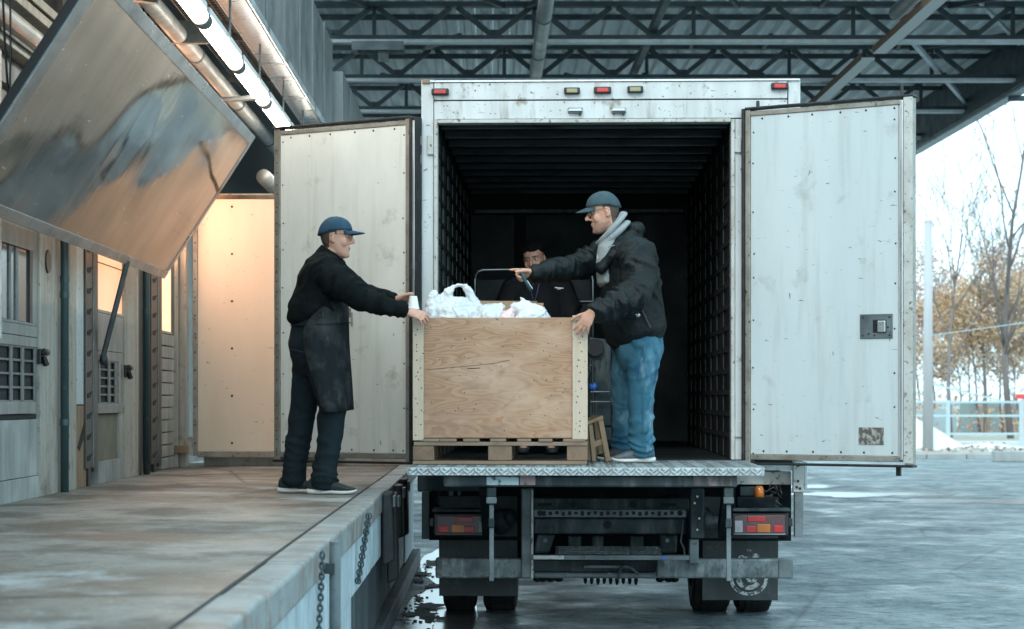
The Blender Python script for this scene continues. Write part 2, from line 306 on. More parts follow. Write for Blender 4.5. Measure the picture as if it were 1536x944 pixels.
roof_steel = mat('roof_steel_paint', (.032, .055, .062), .5, .1, layers=[('noise', 3, 5, .42, .7, (.075, .10, .108), .7), ('noise', 12, 5, .6, .72, (.13, .15, .155), .5)], rvar=.12)
roof_flange = mat('roof_flange_paint', (.70, .74, .75), .45, .1, layers=[('noise', 5, 5, .42, .7, (.36, .41, .43), .7)])
deck_rib_m = mat('roof_deck_rib', (.93, .95, .95), .45, .3)
deck_m = mat('roof_deck_sheet', (.74, .80, .82), .42, .45, layers=[('noise', (2, .8, 2), 5, .4, .7, (.60, .66, .68), .8), ('noise', 9, 6, .55, .72, (.30, .34, .35), .5)])
lamp_white = mat('white_lamp_housing', (.62, .64, .64), .4)
tube_on = mat('lit_tube', (.9, .9, .88), .4, emis=(1.0, .92, .78), estr=13)
asphalt = mat('asphalt', (.105, .145, .160), .5, layers=[('noise', (.5, .6, 1), 8, .40, .62, (.17, .215, .23), .85), ('noise', (.22, .2, 1), 6, .45, .62, (.055, .082, .094), .8), ('noise', (2.0, 1.8, 1), 8, .52, .68, (.23, .27, .28), .65), ('noise', (7, 6, 4), 8, .50, .64, (.040, .056, .062), .8), ('noise', (3.5, 5, 4), 8, .58, .66, (.30, .345, .355), .7), ('noise', 60, 3, .60, .72, (.34, .38, .39), .6), ('noise', (26, 20, 10), 6, .55, .66, (.03, .04, .044), .6), ('cell', (.35, .22, 1), 0, .012, .0, (.035, .045, .05), .7)], bumps=[('noise', (1.6, 1.3, 1), 7, .30, .04), ('noise', 14, 7, .8, .02), ('noise', 60, 4, .6, .006)], rvar=(.25, (1.6, 1.4, 1)))
puddle_m = mat('wet_puddle', (.05, .055, .06), .22, layers=[('noise', 6, 5, .55, .7, (.015, .015, .015), .8)], bumps=[('noise', 5, 3, .03, .01)], spec=.8)
gravel_m = mat('dirt_clod', (.012, .012, .011), .9)
kerb_m = mat('kerb_concrete', (.38, .40, .40), .8, layers=[('noise', 1.5, 5, .42, .7, (.26, .28, .28), .8)], rand=True)
verge_m = mat('verge_ground', (.30, .29, .25), .9, layers=[('noise', (.2, .6, 1), 6, .42, .66, (.20, .17, .11), .8), ('noise', 3, 5, .5, .7, (.38, .32, .25), .7), ('noise', (.1, .25, 1), 3, .5, .6, (.50, .50, .48), .8)])
fence_m = mat('fence_paint', (.40, .52, .56), .5)
pole_m = mat('pole_concrete', (.46, .47, .48), .8, layers=[('noise', (4, 4, .5), 5, .42, .7, (.36, .37, .38), .7)])
bark_m = mat('bark', (.20, .175, .17), .9, layers=[('noise', (6, 6, 1), 5, .42, .7, (.12, .10, .10), .8)])  # bark lightened to stand in for haze over the distant trees
leaf_orange = mat('leaf_orange', (.50, .29, .14), .7, layers=[('noise', 1.2, 3, .4, .65, (.46, .28, .11), .9), ('noise', 2.5, 3, .55, .7, (.22, .09, .045), .8)])  # leaf colours here and below paled, distance haze put into them
leaf_rust = mat('leaf_rust', (.46, .32, .28), .7, layers=[('noise', 1.2, 3, .4, .65, (.36, .19, .10), .9), ('noise', 2.5, 3, .55, .7, (.22, .15, .13), .8)])
leaf_yellow = mat('leaf_yellow', (.50, .35, .22), .7, layers=[('noise', 1.2, 3, .4, .65, (.54, .40, .27), .9), ('noise', 2.5, 3, .55, .7, (.26, .14, .05), .8)])
twig_m = mat('far_twigs', (.20, .17, .165), .9)
red_sign = mat('sign_red', (.60, .06, .05), .5)
sign_white = mat('sign_white', (.75, .75, .75), .5)
lens_red = mat('red_lens', (.50, .014, .016), .18, layers=[('noise', 9, 4, .5, .75, (.22, .02, .02), .6)], coat=.3)
lens_amber = mat('amber_lens', (.60, .17, .02), .2, layers=[('wave', (1, 1, 60), 0, .3, .9, (.40, .10, .01), .6, 0)], coat=.3)
lens_clear = mat('clear_lens', (.42, .40, .42), .15, layers=[('noise', 9, 4, .5, .75, (.2, .18, .18), .6)])
lens_smoke = mat('smoked_lens', (.085, .035, .038), .2, layers=[('noise', 9, 4, .45, .7, (.16, .07, .07), .7)], coat=.3)
lens_green = mat('old_marker_lens', (.30, .27, .14), .25)
tyre_m = mat('tyre_rubber', (.016, .018, .019), .75, layers=[('noise', 8, 5, .5, .75, (.05, .052, .05), .6)], bumps=[('noise', 40, 3, .2, .004)])
flapm = mat('mudflap_rubber', (.030, .038, .040), .6, layers=[('noise', (5, 5, 2), 6, .45, .72, (.085, .10, .10), .7), ('noise', 26, 4, .6, .7, (.13, .13, .12), .4)], bumps=[('noise', 8, 4, .2, .01)])
chalk_m = mat('chalky_print', (.55, .57, .56), .8, layers=[('noise', 30, 5, .48, .56, (.06, .075, .075), .95)])
chain_m = mat('chain_steel', (.055, .08, .088), .5, .3)
# people
skin_m = mat('skin', (.56, .31, .22), .5, layers=[('noise', 22, 4, .42, .7, (.50, .235, .165), .6)], bumps=[('noise', 120, 3, .1, .002)], sss=.12)
skin_dark = mat('skin_stubble', (.37, .215, .16), .6, layers=[('noise', 140, 2, .5, .62, (.20, .125, .10), .7)])  # stubble tone for the lower jaw
lips_m = mat('lips', (.42, .17, .14), .5)
hair_m = mat('short_hair', (.055, .036, .026), .7, layers=[('noise', 180, 2, .45, .6, (.12, .085, .065), .6)], bumps=[('noise', 160, 2, .4, .004)])
hair_black = mat('black_hair', (.008, .007, .007), .9, spec=.1, bumps=[('noise', (90, 90, 30), 3, .5, .006)])
sweater_m = mat('black_fleece', (.0055, .008, .0085), .95, layers=[('noise', 10, 5, .5, .75, (.012, .015, .016), .7)], bumps=[('noise', 130, 2, .25, .003), ('noise', (16, 16, 12), 4, .6, .02)], spec=.12)
apron_m = mat('dark_apron_cloth', (.009, .013, .015), .85, layers=[('noise', 6, 6, .50, .70, (.06, .065, .066), .6), ('noise', (20, 20, 6), 5, .6, .74, (.07, .07, .07), .7)], bumps=[('noise', (12, 12, 7), 4, .6, .03), ('noise', 200, 1, .2, .002)], spec=.2)
trouser_m = mat('navy_work_trousers', (.004, .012, .017), .85, layers=[('noise', 7, 5, .5, .75, (.010, .024, .031), .6)], bumps=[('noise', (16, 16, 9), 4, .6, .02), ('noise', 220, 1, .2, .002)], spec=.3)
jacket_m = mat('black_shell_jacket', (.0035, .0075, .0085), .5, layers=[('noise', 8, 5, .5, .75, (.007, .012, .014), .6)], bumps=[('noise', (15, 15, 11), 3, .7, .025)], spec=.22)
jacket2_m = mat('black_padded_jacket', (.004, .005, .007), .75, spec=.2, bumps=[('noise', 9, 4, .3, .02)])
hoodie_m = mat('grey_hoodie_knit', (.25, .28, .29), .9, layers=[('noise', 60, 3, .4, .65, (.24, .265, .275), .7)], bumps=[('noise', 20, 4, .3, .012), ('noise', 220, 1, .2, .002)])
jeans_m = mat('washed_blue_jeans', (.026, .108, .162), .85, layers=[('noise', (5, 5, 3), 5, .45, .70, (.13, .27, .345), .8), ('noise', (9, 9, 5), 6, .50, .66, (.008, .055, .11), .85), ('noise', (6, 6, 2.5), 4, .58, .72, (.26, .42, .50), .8), ('noise', (300, 300, 160), 2, .45, .65, (.10, .24, .36), .2)], bumps=[('noise', (12, 12, 16), 4, .35, .014), ('noise', 260, 1, .2, .002)], spec=.25)
cap_blue = mat('blue_cap_cotton', (.009, .045, .082), .8, layers=[('noise', 20, 4, .45, .7, (.02, .075, .12), .6)], bumps=[('noise', 26, 3, .2, .006), ('noise', 240, 1, .15, .002)])
cap_grey = mat('charcoal_cap_cotton', (.028, .060, .074), .8, layers=[('noise', 20, 4, .45, .7, (.045, .080, .095), .6)], bumps=[('noise', 26, 3, .2, .006)])
shoe_m = mat('dark_trainer_mesh', (.018, .022, .025), .7, layers=[('noise', 30, 4, .5, .7, (.05, .055, .06), .6)], bumps=[('noise', 90, 2, .3, .003)])
shoe_grey = mat('grey_trainer_mesh', (.085, .10, .115), .7, layers=[('noise', 30, 4, .45, .7, (.15, .17, .18), .6)], bumps=[('noise', 90, 2, .3, .003)])
sole_m = mat('white_sole_foam', (.62, .62, .60), .6, layers=[('noise', 20, 5, .5, .7, (.33, .31, .28), .7)])
metal_thin = mat('spectacle_metal', (.05, .04, .04), .3, .8)
eye_m = mat('eye_white', (.55, .52, .50), .25)
iris_m = mat('iris_dark', (.02, .015, .012), .15)
teal_plastic = mat('teal_plastic', (.02, .09, .10), .35)
blue_plastic = mat('blue_plastic', (.02, .10, .42), .35)
orange_plastic = mat('orange_plastic', (.55, .22, .05), .45)
chrome = mat('worn_chrome', (.45, .47, .48), .28, .9)
sand_m = mat('pale_sand', (.62, .60, .57), .9)
# ================================================================== SETTING
DZ = 0.92          # dock floor height
def sheet(name, m, x0, x1, y0, y1, z, nx=1, ny=1, amp=0, kind='structure'):
    mb = MB()
    for j in range(ny+1):
        for i in range(nx+1):
            x = x0+(x1-x0)*i/nx; y = y0+(y1-y0)*j/ny
            mb.v.append(Vector((x, y, z+(noise.noise((x*.35, y*.35, 3))*amp if amp else 0))))
    for j in range(ny):
        for i in range(nx):
            a = j*(nx+1)+i; mb.f.append((a, a+1, a+nx+2, a+nx+1))
    return tag(obj(name, mb, m, smooth=True), kind=kind)
sheet('ground', asphalt, -900, 900, -60, 1500, 0)
# ---- loading dock (floor slab + edge pieces)
dock = obj('dock_floor', MB().box(-5.5, -.80, -4, 19.5, 0, DZ), floor_m); tag(dock, kind='structure')
rnd = random.Random(3)
y = 3.6; k = 0
while y < 19.4:
    L = rnd.choice([1.1, 1.5, 1.9, 1.3]); y1 = min(y+L, 19.5); dz = rnd.uniform(0.004, .012)
    # steel edge plate on top, with its lip over the face
    mb = MB().box(-.80+.006, -.655+rnd.uniform(-.006, .006), y+.004, y1-.004, DZ-.115, DZ+dz)
    obj('edge_plate', mb, edge_m, dock, bevel=.012)
    if y < 12.2:
        z0 = DZ-.115-rnd.uniform(.26, .3)
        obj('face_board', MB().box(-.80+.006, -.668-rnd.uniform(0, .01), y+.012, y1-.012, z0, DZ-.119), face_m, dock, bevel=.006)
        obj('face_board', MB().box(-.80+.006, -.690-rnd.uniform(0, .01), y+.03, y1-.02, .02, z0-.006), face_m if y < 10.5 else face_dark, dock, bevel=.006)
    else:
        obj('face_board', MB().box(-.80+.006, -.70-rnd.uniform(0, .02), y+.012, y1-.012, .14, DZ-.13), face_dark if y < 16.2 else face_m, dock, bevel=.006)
    y = y1
jt = MB().box(-.812, -.796, 3.6, 19.4, DZ-.01, DZ+.0035); obj('joint_line', jt, dark_void, dock)
obj('face_plinth', MB().box(-.795, -.64, 3, 19.5, 0, .13), face_dark, dock, bevel=.01)
# fender pipe, chains and rubber fenders hung on the face
fp = empty('fender_pipe', (-.607, 8.3, 0)); tag(fp, 'grey steel fender pipe bolted upright to the near dock face', 'dock fender')
obj('pipe', MB().loft([(0, 0, .50), (0, 0, .945)], [.023, .023], n=16, round_=False), grey_steel, fp, smooth=False)
obj('end_cap', MB().loft([(0, 0, .485), (0, 0, .54)], [.026, .026], n=16, round_=False), chassis, fp)
obj('bracket', MB().box(-.05, 0, -.03, .03, .82, .86), chassis, fp)
def chain(name, label, x, y, z0, z1, lean=0, r=.008, dbl=1):
    root = empty(name, (x, y, 0)); tag(root, label, 'chain', 'chains hung on the dock face')
    n = int((z1-z0)/.019); me = None
    for k in range(n):
        t = k/n; z = z1-(z1-z0)*t
        for q in range(dbl):
            if me is None:
                pts = []
                for a in range(10):
                    an = 2*math.pi*a/10; pts.append((math.cos(an)*.0085, 0, math.sin(an)*.0145))
                me = MB().tube(pts, .0042, n=5, closed=True).mesh('link')
            o = obj('link', me, chain_m, root); o.location = (q*.010+lean*t*.2, lean*t+.012*math.sin(t*9+q*2), z); o.rotation_euler = (0, 0, (k % 2)*R(90)+R(20*q))
    return root
chain('hanging_chain', 'steel chain beside the fender pipe on the near dock face', -.625, 7.9, .30, .92, -.10)
chain('hanging_chain', 'thick doubled chain hanging from dock edge ahead of the pipe', -.62, 10.75, .58, .91, -.22, dbl=2)
for i, (yy, z0, z1, lab) in enumerate([(13.1, .48, .93, 'black rubber fender flap nearest on the dark dock face'), (13.7, .32, .90, 'long black rubber fender flap on the dock face beside platform corner'), (14.5, .55, .92, 'ragged black rubber fender flap beneath the tail lift corner'), (15.4, .50, .93, 'farthest black rubber fender flap on the dock face')]):
    rf = empty('rubber_fender', (-.66, yy, 0)); tag(rf, lab, 'dock fender', 'rubber fenders on the dock face')
    obj('rubber_pad', MB().hexa([(0, -.11, z0), (.07, -.09, z0+.03), (.07, .11, z0+.02), (0, .1, z0)], [(0, -.14, z1), (.06, -.13, z1), (.06, .14, z1), (0, .14, z1)]), seal, rf, bevel=.012)
    obj('fixing_plate', MB().box(.062, .078, -.10, .10, z1-.09, z1-.02), grey_steel, rf, bevel=.003)
# puddle beside the dock and dirt clods
rr = random.Random(12)
def blob(name, cx, cy, rx, ry, m, z, n=40, amp=.35, seed=0):
    mb = MB(); vs = [(cx, cy, z)]
    for k in range(n):
        a = 2*math.pi*k/n; q = 1+amp*noise.noise((math.cos(a)*1.4+seed, math.sin(a)*1.4, seed))+.4*amp*noise.noise((math.cos(a)*5+seed, math.sin(a)*5, seed))
        vs.append((cx+rx*q*math.cos(a), cy+ry*q*math.sin(a), z))
    mb.add(vs, [(0, 1+k, 1+(k+1) % n) for k in range(n)])
    return tag(obj(name, mb, m), kind='structure')
blob('puddle', -.36, 14.6, .24, 2.6, puddle_m, .004, seed=2)
blob('puddle', -.38, 19.5, .28, 1.9, puddle_m, .004, seed=5)
blob('puddle', 7.6, 31.3, 1.9, .8, puddle_m, .004, seed=8, amp=.9)
blob('puddle', 6.1, 33.6, 1.2, .8, puddle_m, .004, seed=9, amp=.9)
blob('puddle', 5.0, 36.6, 1.2, .6, puddle_m, .004, seed=11, amp=.9)
mud_m = mat('gutter_mud', (.022, .024, .024), .75, layers=[('noise', 30, 5, .45, .7, (.05, .05, .048), .6)], bumps=[('noise', 40, 5, .5, .01)])
for k in range(26):
    a = rr.random()**1.2; yy = 12.2+7.5*a; xx = -.60+abs(rr.gauss(0, .14)); q = rr.uniform(.03, .10)
    blob('mud_patch', xx, yy, q, q*rr.uniform(1.5, 4.5), mud_m, .008+.0004*k, n=26, amp=.8, seed=k*1.7+3)
mb = MB()
for k in range(90):
    yy = 11.8+8*rr.random(); xx = -.61+abs(rr.gauss(0, .11)); q = rr.uniform(.004, .016)
    mb.ell((xx, yy, q*.2+.006), (q, q*rr.uniform(1, 2), q*.45), nu=8, nv=5)
tag(obj('dirt_clods', mb, gravel_m, smooth=True), kind='stuff', label='dark wet dirt clods scattered along the dock foot', cat='dirt')

# ---- distance: verge, kerb, fence, trees
sheet('verge', verge_m, -200, 300, 54.3, 400, .11, 60, 60, .0)
kb = None
for i in range(26):
    x = 4+i*1.02
    o = bx('kerb', kerb_m, None, 0, 1.0, 0, .3, -.05, .13, bevel=.02) if kb is None else kb.copy()
    if kb is None: kb = o
    else: COL.objects.link(o)
    o.location = (x, 54, 0); tag(o, kind='structure')
for i, (x, yy, L, rz) in enumerate([(12.2, 51.2, 2.3, .02), (14.65, 51.0, 2.0, -.03)]):
    o = bx('kerb_stone', kerb_m, None, 0, L, 0, .32, 0, .26, bevel=.02); o.location = (x, yy, .001); o.rotation_euler.z = rz
    tag(o, ['loose pale kerb stone lying on the road before the verge', 'second loose kerb stone lying right of the first'][i], 'kerb stone', 'loose kerb stones')
# litter of leaves and rubble behind kerb (uncountable)
mb = MB(); ml = MB()
for k in range(900):
    x = rr.uniform(10.5, 22); yy = rr.uniform(55, 66); s = rr.uniform(.05, .13); a = rr.random()*6.3
    c, d = math.cos(a)*s, math.sin(a)*s; t = rr.uniform(.0, .07)
    (mb if rr.random() < .6 else ml).add([(x-c, yy-d, .13), (x+d, yy-c, .13+t), (x+c, yy+d, .14+t*.5), (x-d, yy+c, .13+t)], [(0, 1, 2, 3)])
tag(obj('leaf_litter', mb, leaf_rust), kind='stuff', label='fallen rust coloured leaves on the verge behind the kerb', cat='leaves')
tag(obj('snow_scraps', ml, sand_m), kind='stuff', label='pale scraps scattered among leaves on the verge', cat='litter')
mb = MB(); n = 20; vs = []; fs = []
for j in range(n+1):
    for i in range(n+1):
        x = -1+2*i/n; yy = -1+2*j/n; h = max(0, 1-math.hypot(x, yy))*(1+.25*noise.noise((x*3, yy*3, 2)))
        vs.append((x*1.6, yy*1.6, h*.95))
for j in range(n):
    for i in range(n): a = j*(n+1)+i; fs.append((a, a+1, a+n+2, a+n+1))
o = obj('sand_heap', MB().add(vs, fs), sand_m, smooth=True); o.location = (12.1, 60.5, .09); tag(o, 'pale heap of sand behind the verge beside the pole foot', 'heap')
for i in range(3):
    vs2 = [(x*(1+.2*i), y_*.8, z*(.16+.05*i)) for x, y_, z in vs]
    o = obj('rubble_heap', MB().add(vs2, fs), [sand_m, kerb_m, sand_m][i], smooth=True); o.location = (14.5+1.5*i, 62+.5*i, .09)
    tag(o, ['low pale rubble heap nearest the pole behind kerb', 'low grey rubble heap between two pale ones behind kerb', 'low pale rubble heap farthest right behind kerb'][i], 'heap', 'low heaps on the verge')
FY = 68
fe = empty('rail_fence', (8, FY, .11)); tag(fe, 'pale blue metal rail fence crossing before the autumn trees', 'fence')
for i in range(9):
    x = 2.0+i*2.35
    bx('post', fence_m, fe, x-.06, x+.06, -.05, .05, 0, 1.38 if i not in (5,) else 2.6)
for zz in (1.32, .88, .30):
    bx('rail', fence_m, fe, .5, 24, -.025, .025, zz-.035, zz+.035)
obj('strut', MB().bar((6.2, .1, 1.9), (8.6, .1, 1.32), .08, .05), fence_m, fe)
# far pale fence panels / boards between trees
bo = empty('site_hoarding', (0, 92, .11)); tag(bo, 'teal and pale hoarding panels standing behind the rail fence', 'hoarding')
for i in range(14):
    x = 9+i*1.9; h = .9+.5*rnd.random()
    bx('panel', [mat('hoard_teal', (.30, .42, .44), .6), kerb_m, fence_m][i % 3] if i < 3 else [MATS['hoard_teal'], kerb_m, fence_m][(i*7) % 3], bo, x, x+1.75, 0, .06, 0, h)
up = empty('utility_pole', (P(1392, 680, 58).x, 58, .05)); tag(up, 'pale concrete utility pole standing right of the open truck door', 'pole')
obj('pole', MB().loft([(0, 0, 0), (0, 0, 6.3)], [.15, .105], n=16, round_=False), pole_m, up, smooth=True)
obj('cap', MB().box(-.09, .09, -.09, .09, 6.3, 6.36), pole_m, up)
obj('wire', MB().tube([(0, 0, 3.2), (4, 2.0, 3.75), (9, 4.5, 4.6)], .012, n=5), fence_m, up)
sp = empty('warning_sign', (P(1531, 585, 64).x+.05, 64, .11)); tag(sp, 'small white and red sign on a post before the big tree', 'sign')
bx('sign_plate', sign_white, sp, -.21, .35, -.02, .02, 1.45, 2.0)
bx('red_border', red_sign, sp, -.21, .35, -.026, -.021, 1.42, 1.56)
obj('slash', MB().bar((-.1, -.025, 1.62), (.25, -.025, 1.92), .07, .006), black, sp)
bx('post', pole_m, sp, -.0, .06, .022, .07, 0, 1.95)

def tree(name, label, x, y, h, seed, leafm, leaf_n, leaf_lo, leaf_hi, spread=.3, limbs=7, r0=.16, lean=0, grp='bare autumn trees beyond the fence', lsize=.10):
    rt = random.Random(seed); root = empty(name, (x, y, .1)); tag(root, label, 'tree', grp)
    mbt = MB(); tips = []
    def limb(p, d, L, r, depth):
        n = 4; pts = [p]; q = p.copy(); dd = d.copy()
        for i in range(n):
            dd = (dd+Vector((rt.gauss(0, .10), rt.gauss(0, .10), .06))).normalized(); q = q+dd*L/n; pts.append(q.copy())
        mbt.loft(pts, [r*(1-.75*i/n) for i in range(n+1)], n=5 if depth else 8, round_=False)
        for i in range(1, n+1): tips.append((pts[i], depth))
        if depth < 3:
            for k in range(limbs if depth == 0 else rt.randint(4, 6)):
                t = rt.uniform(.25, 1); i = min(int(t*n), n-1); b = pts[i].lerp(pts[i+1], t*n-i)
                a = rt.random()*6.283; sp = rt.uniform(.5, 1.0)*spread*(1.6 if depth else 1.3)
                nd = (dd+Vector((math.cos(a)*sp*2.2, math.sin(a)*sp*2.2, rt.uniform(.0, .5)))).normalized()
                limb(b, nd, L*rt.uniform(.35, .6), max(.010, r*rt.uniform(.3, .5)*(1-.5*t)), depth+1)
    limb(Vector((0, 0, 0)), Vector((lean, 0, 1)).normalized(), h*.85, r0, 0)
    obj('trunk', mbt, bark_m, root, smooth=True)
    if leaf_n:
        mbl = MB(); cand = [t for t in tips if leaf_lo*h < t[0].z < leaf_hi*h and t[1] >= 1]
        cl = [rt.choice(cand)[0] for _ in range(max(6, leaf_n//38))] if cand else []
        for k in range(leaf_n if cand else 0):
            c = rt.choice(cl if rt.random() < .8 else [q_[0] for q_ in cand[:400]]); c = c+Vector((rt.gauss(0, .30), rt.gauss(0, .30), rt.gauss(0, .22)))
            s = rt.uniform(.6, 1.3)*lsize; u = Vector((rt.gauss(0, 1), rt.gauss(0, 1), rt.gauss(0, 1))).normalized(); v = u.orthogonal().normalized()
            mbl.add([c-u*s, c+v*s*.6, c+u*s, c-v*s*.6], [(0, 1, 2, 3)])
        obj('crown', mbl, leafm, root)
    return root
tree('bare_tree', 'tall nearly bare tree with upright limbs at the right edge', P(1516, 660, 76).x, 76, 12.6, 5, leaf_orange, 420, .15, .98, .26, 14, .13, lsize=.08)
tree('slender_tree', 'slender dark trunked tree right of the utility pole', P(1426, 655, 78).x, 78, 9.6, 8, leaf_rust, 900, .2, .75, .24, 12, .09, -.03, lsize=.08)
tree('bare_tree', 'leaning bare tree between the slender one and the tallest one', P(1478, 655, 84).x, 84, 8.5, 21, leaf_orange, 1200, .15, .7, .34, 12, .09, -.05, lsize=.08)
specs = [(1400, 96, 6.6, 31, leaf_rust, 2600), (1440, 100, 5.6, 32, leaf_orange, 2600), (1470, 92, 5.8, 33, leaf_yellow, 3000), (1505, 88, 6.2, 34, leaf_orange, 3400), (1532, 84, 6.4, 35, leaf_yellow, 3400), (1560, 88, 7.0, 36, leaf_orange, 3000), (1380, 104, 6.2, 37, leaf_rust, 2400), (1350, 110, 7, 38, leaf_rust, 2200), (1595, 92, 7, 39, leaf_rust, 2400), (640, 120, 5, 40, leaf_rust, 2000), (600, 124, 5.5, 41, leaf_orange, 2000), (1455, 108, 6.8, 42, leaf_rust, 2400), (1515, 110, 7.2, 43, leaf_rust, 2400)]
labs = ['rusty leaved tree just right of the utility pole', 'low orange tree behind the slender trunk', 'golden tree under the leaning bare branches', 'orange tree beside the tall bare trunk', 'golden tree before the tall bare trunk at right edge', 'orange tree beyond the right edge of view', 'faded rusty tree half behind the truck door', 'rusty tree hidden behind the truck door', 'rusty tree far beyond the right edge', 'far rusty tree seen through gap beside the truck box', 'far orange tree behind the left truck door', 'faded rusty tree behind the golden one', 'faded rusty tree far behind the tall bare trunk']
for (px, d, h, sd_, lm, n), lab in zip(specs, labs):
    tree('autumn_tree', lab, P(px, 650, d).x, d, h, sd_, lm, int(n*(1.0 if lm is not leaf_rust else .5)), .06, 1.1, .55, 13, .055, grp='leafy autumn trees beyond the fence', lsize=.085)

ru = random.Random(77)
for lm_, n_, nm, lab in ((leaf_rust, 3600, 'undergrowth', 'low rusty undergrowth filling the strip behind the rail fence'), (leaf_orange, 1800, 'undergrowth', 'low orange leaved undergrowth among the tree feet')):
    mbu = MB(); cs = [(ru.uniform(8, 34), ru.uniform(78, 112), ru.uniform(.6, 2.3)) for _ in range(70)]
    for k in range(n_):
        cx, cy, ch = ru.choice(cs); c = Vector((cx+ru.gauss(0, .8), cy+ru.gauss(0, .6), .1+ch*ru.random()**.8)); s_ = ru.uniform(.05, .14)
        u = Vector((ru.gauss(0, 1), ru.gauss(0, 1), ru.gauss(0, 1))).normalized(); v = u.orthogonal().normalized()
        mbu.add([c-u*s_, c+v*s_*.6, c+u*s_, c-v*s_*.6], [(0, 1, 2, 3)])
    for cx, cy, ch in cs:
        for j in range(6): x_ = cx+ru.gauss(0, .6); mbu.add([(x_-.015, cy, .1), (x_+.015, cy, .1), (x_+ru.gauss(0, .3), cy+.1, .1+ch*1.1)], [(0, 1, 2)])
    tag(obj(nm, mbu, lm_), kind='stuff', label=lab, cat='shrubs')

# ================================================================== WAREHOUSE (left)
wh = empty('warehouse', (-2.7, 0, DZ)); tag(wh, 'grimy cream loading bay wall with columns, tracks and barred doors', 'building')
WX = -2.7
def wd(px, x=WX): return -x*FPX/(VX-px)      # distance where a pixel column meets the wall plane x
def wz(py, d): return CAMZ-(py-VY)*d/FPX-DZ
# everything in warehouse-local coordinates: x = X+2.7, z = Z-DZ
def wbx(name, m, pxa, pxb, za, zb, xo=0.0, th=.08, bevel=.006, **k):
    "box on the wall between two pixel columns; xo: how far its face stands out"
    return obj(name, MB().box(xo-th, xo, wd(pxa), wd(pxb), za, zb), m, wh, bevel=bevel, **k)
HT = 2.9
obj('rear_wall', MB().box(-.52, -.062, -4, 46, 0, 5.2), concrete, wh)
# the wall is seen at a grazing angle, so every board sits nearly flush with it
def wp(px, xo=0.0): return wd(px, WX+xo)
def wb(name, m, pa, pb, za, zb, xo=0.0, th=.06, bevel=.003, parent=None, **k):
    return obj(name, MB().box(xo-th, xo, wp(pa, xo), wp(pb, xo), za, zb), m, parent or wh, bevel=bevel, **k)
d1 = 12.2
# bay one: door with window and barred grille
wn = wb('window', grey_panel, -60, 57, wz(486, d1), wz(482, d1), -.004)
wb('pane', glass_dark, -60, 45, wz(482, d1), wz(372, d1), -.016, parent=wn)
wb('frame', black, 45, 49, wz(482, d1), wz(372, d1), -.004, parent=wn); wb('frame', grey_panel, 49.2, 57, wz(482, d1), wz(365, d1), -.002, parent=wn)
for a_, b_ in ((14, 17), (24, 28)): wb('mullion', grey_steel, a_, b_, wz(482, d1), wz(372, d1), -.008, parent=wn)
wb('reveal_edge', frame_paint, -4, 2.5, wz(512, d1), HT, .012)
wb('lintel', grey_panel, -60, 57, wz(372, d1)+.002, wz(340, d1), -.001)
wb('door_panel', grey_panel, -60, 58, wz(519, d1), wz(504, d1), -.002); wb('door_panel', grey_panel, -60, 58, wz(503.3, d1), wz(486.5, d1), .0)
wb('stile', cream_wall, 56.5, 60, .45, HT, -.012)
def grille(pa, pb, za, zb, vs_, nh):
    g = wb('grille', dark_void, pa, pb, za, zb, -.024)
    for i, (a_, b_) in enumerate(vs_): wb('bar', grille_m, a_, b_, za, zb, -.003, .012, parent=g)
    for i in range(nh+1):
        zz = za+(zb-za)*i/nh; wb('bar', grille_m, pa, pb, zz-.007, zz+.007, -.010, .010, parent=g)
grille(-60, 55, wz(602, d1), wz(520, d1), ((-4, -1), (16, 19.5), (33, 36.5), (52, 55)), 4)
wb('sill_board', grey_panel, -60, 54, wz(621, d1), wz(603, d1), .004)
wb('shadow_gap', dark_void, -60, 58, wz(629, d1), wz(622, d1), -.01)
for i, (a_, b_) in enumerate(((-60, -8), (-7.5, 27), (27.5, 44), (44.5, 59))): wb('dado', concrete, a_, b_, wz(717, d1), wz(630, d1), -.002-.003*(i % 2))
for a_, b_ in ((-60, 18), (18.5, 59)): wb('plinth', concrete, a_, b_, 0, wz(718, d1), .004)
# column group one
wb('column', cream_wall, 60, 82.5, 0, HT, .012, .2, bevel=.004)
obj('round_port', MB().loft([(.0, wp(68), wz(393, 12.9)), (.022, wp(68), wz(393, 12.9))], [.075, .07], ref=(0, 1, 0), n=16, round_=False), black, wh)
def knob(px, py):
    yc = wp(px, .03); zc = wz(py, yc)
    k = obj('door_buffer', MB().box(.0, .022, yc-.05, yc+.05, zc-.04, zc+.05), black, wh, bevel=.006)
    obj('roller', MB().loft([(.036, yc-.03, zc+.03), (.036, yc+.05, zc+.03)], [.022, .022], ref=(0, 0, 1), n=12), black, k)
    obj('arm', MB().bar((.03, yc-.02, zc), (.045, yc+.0, zc-.05), .03, .024), black, k)
knob(66, 536)
wb('back_strip', cream_wall, 82.7, 90.5, 0, HT, -.012)
def downpipe(px, zs):
    r_ = .026; y_ = wp(px, .026)
    p_ = obj('downpipe', MB().loft([(.028, y_, 0), (.028, y_, HT)], [r_, r_], n=14, round_=False), green_pipe, wh, smooth=True)
    for zz in zs: obj('collar', MB().loft([(.028, y_, zz), (.028, y_, zz+.04)], [r_*1.16]*2, n=14, round_=False), green_pipe, p_)
downpipe(96.5, (.42, 1.22, 1.32))
wb('post', cream_wall, 104, 114.6, 0, HT, .012, .1)
wb('blue_board', blue_panel, 115, 130, wz(607, 14), HT, -.004)
wb('broken_board', wood_raw, 114, 130, 0, wz(608.5, 14), -.003, label='broken raw timber board with split face')
yq = lambda px: wp(px, 0)
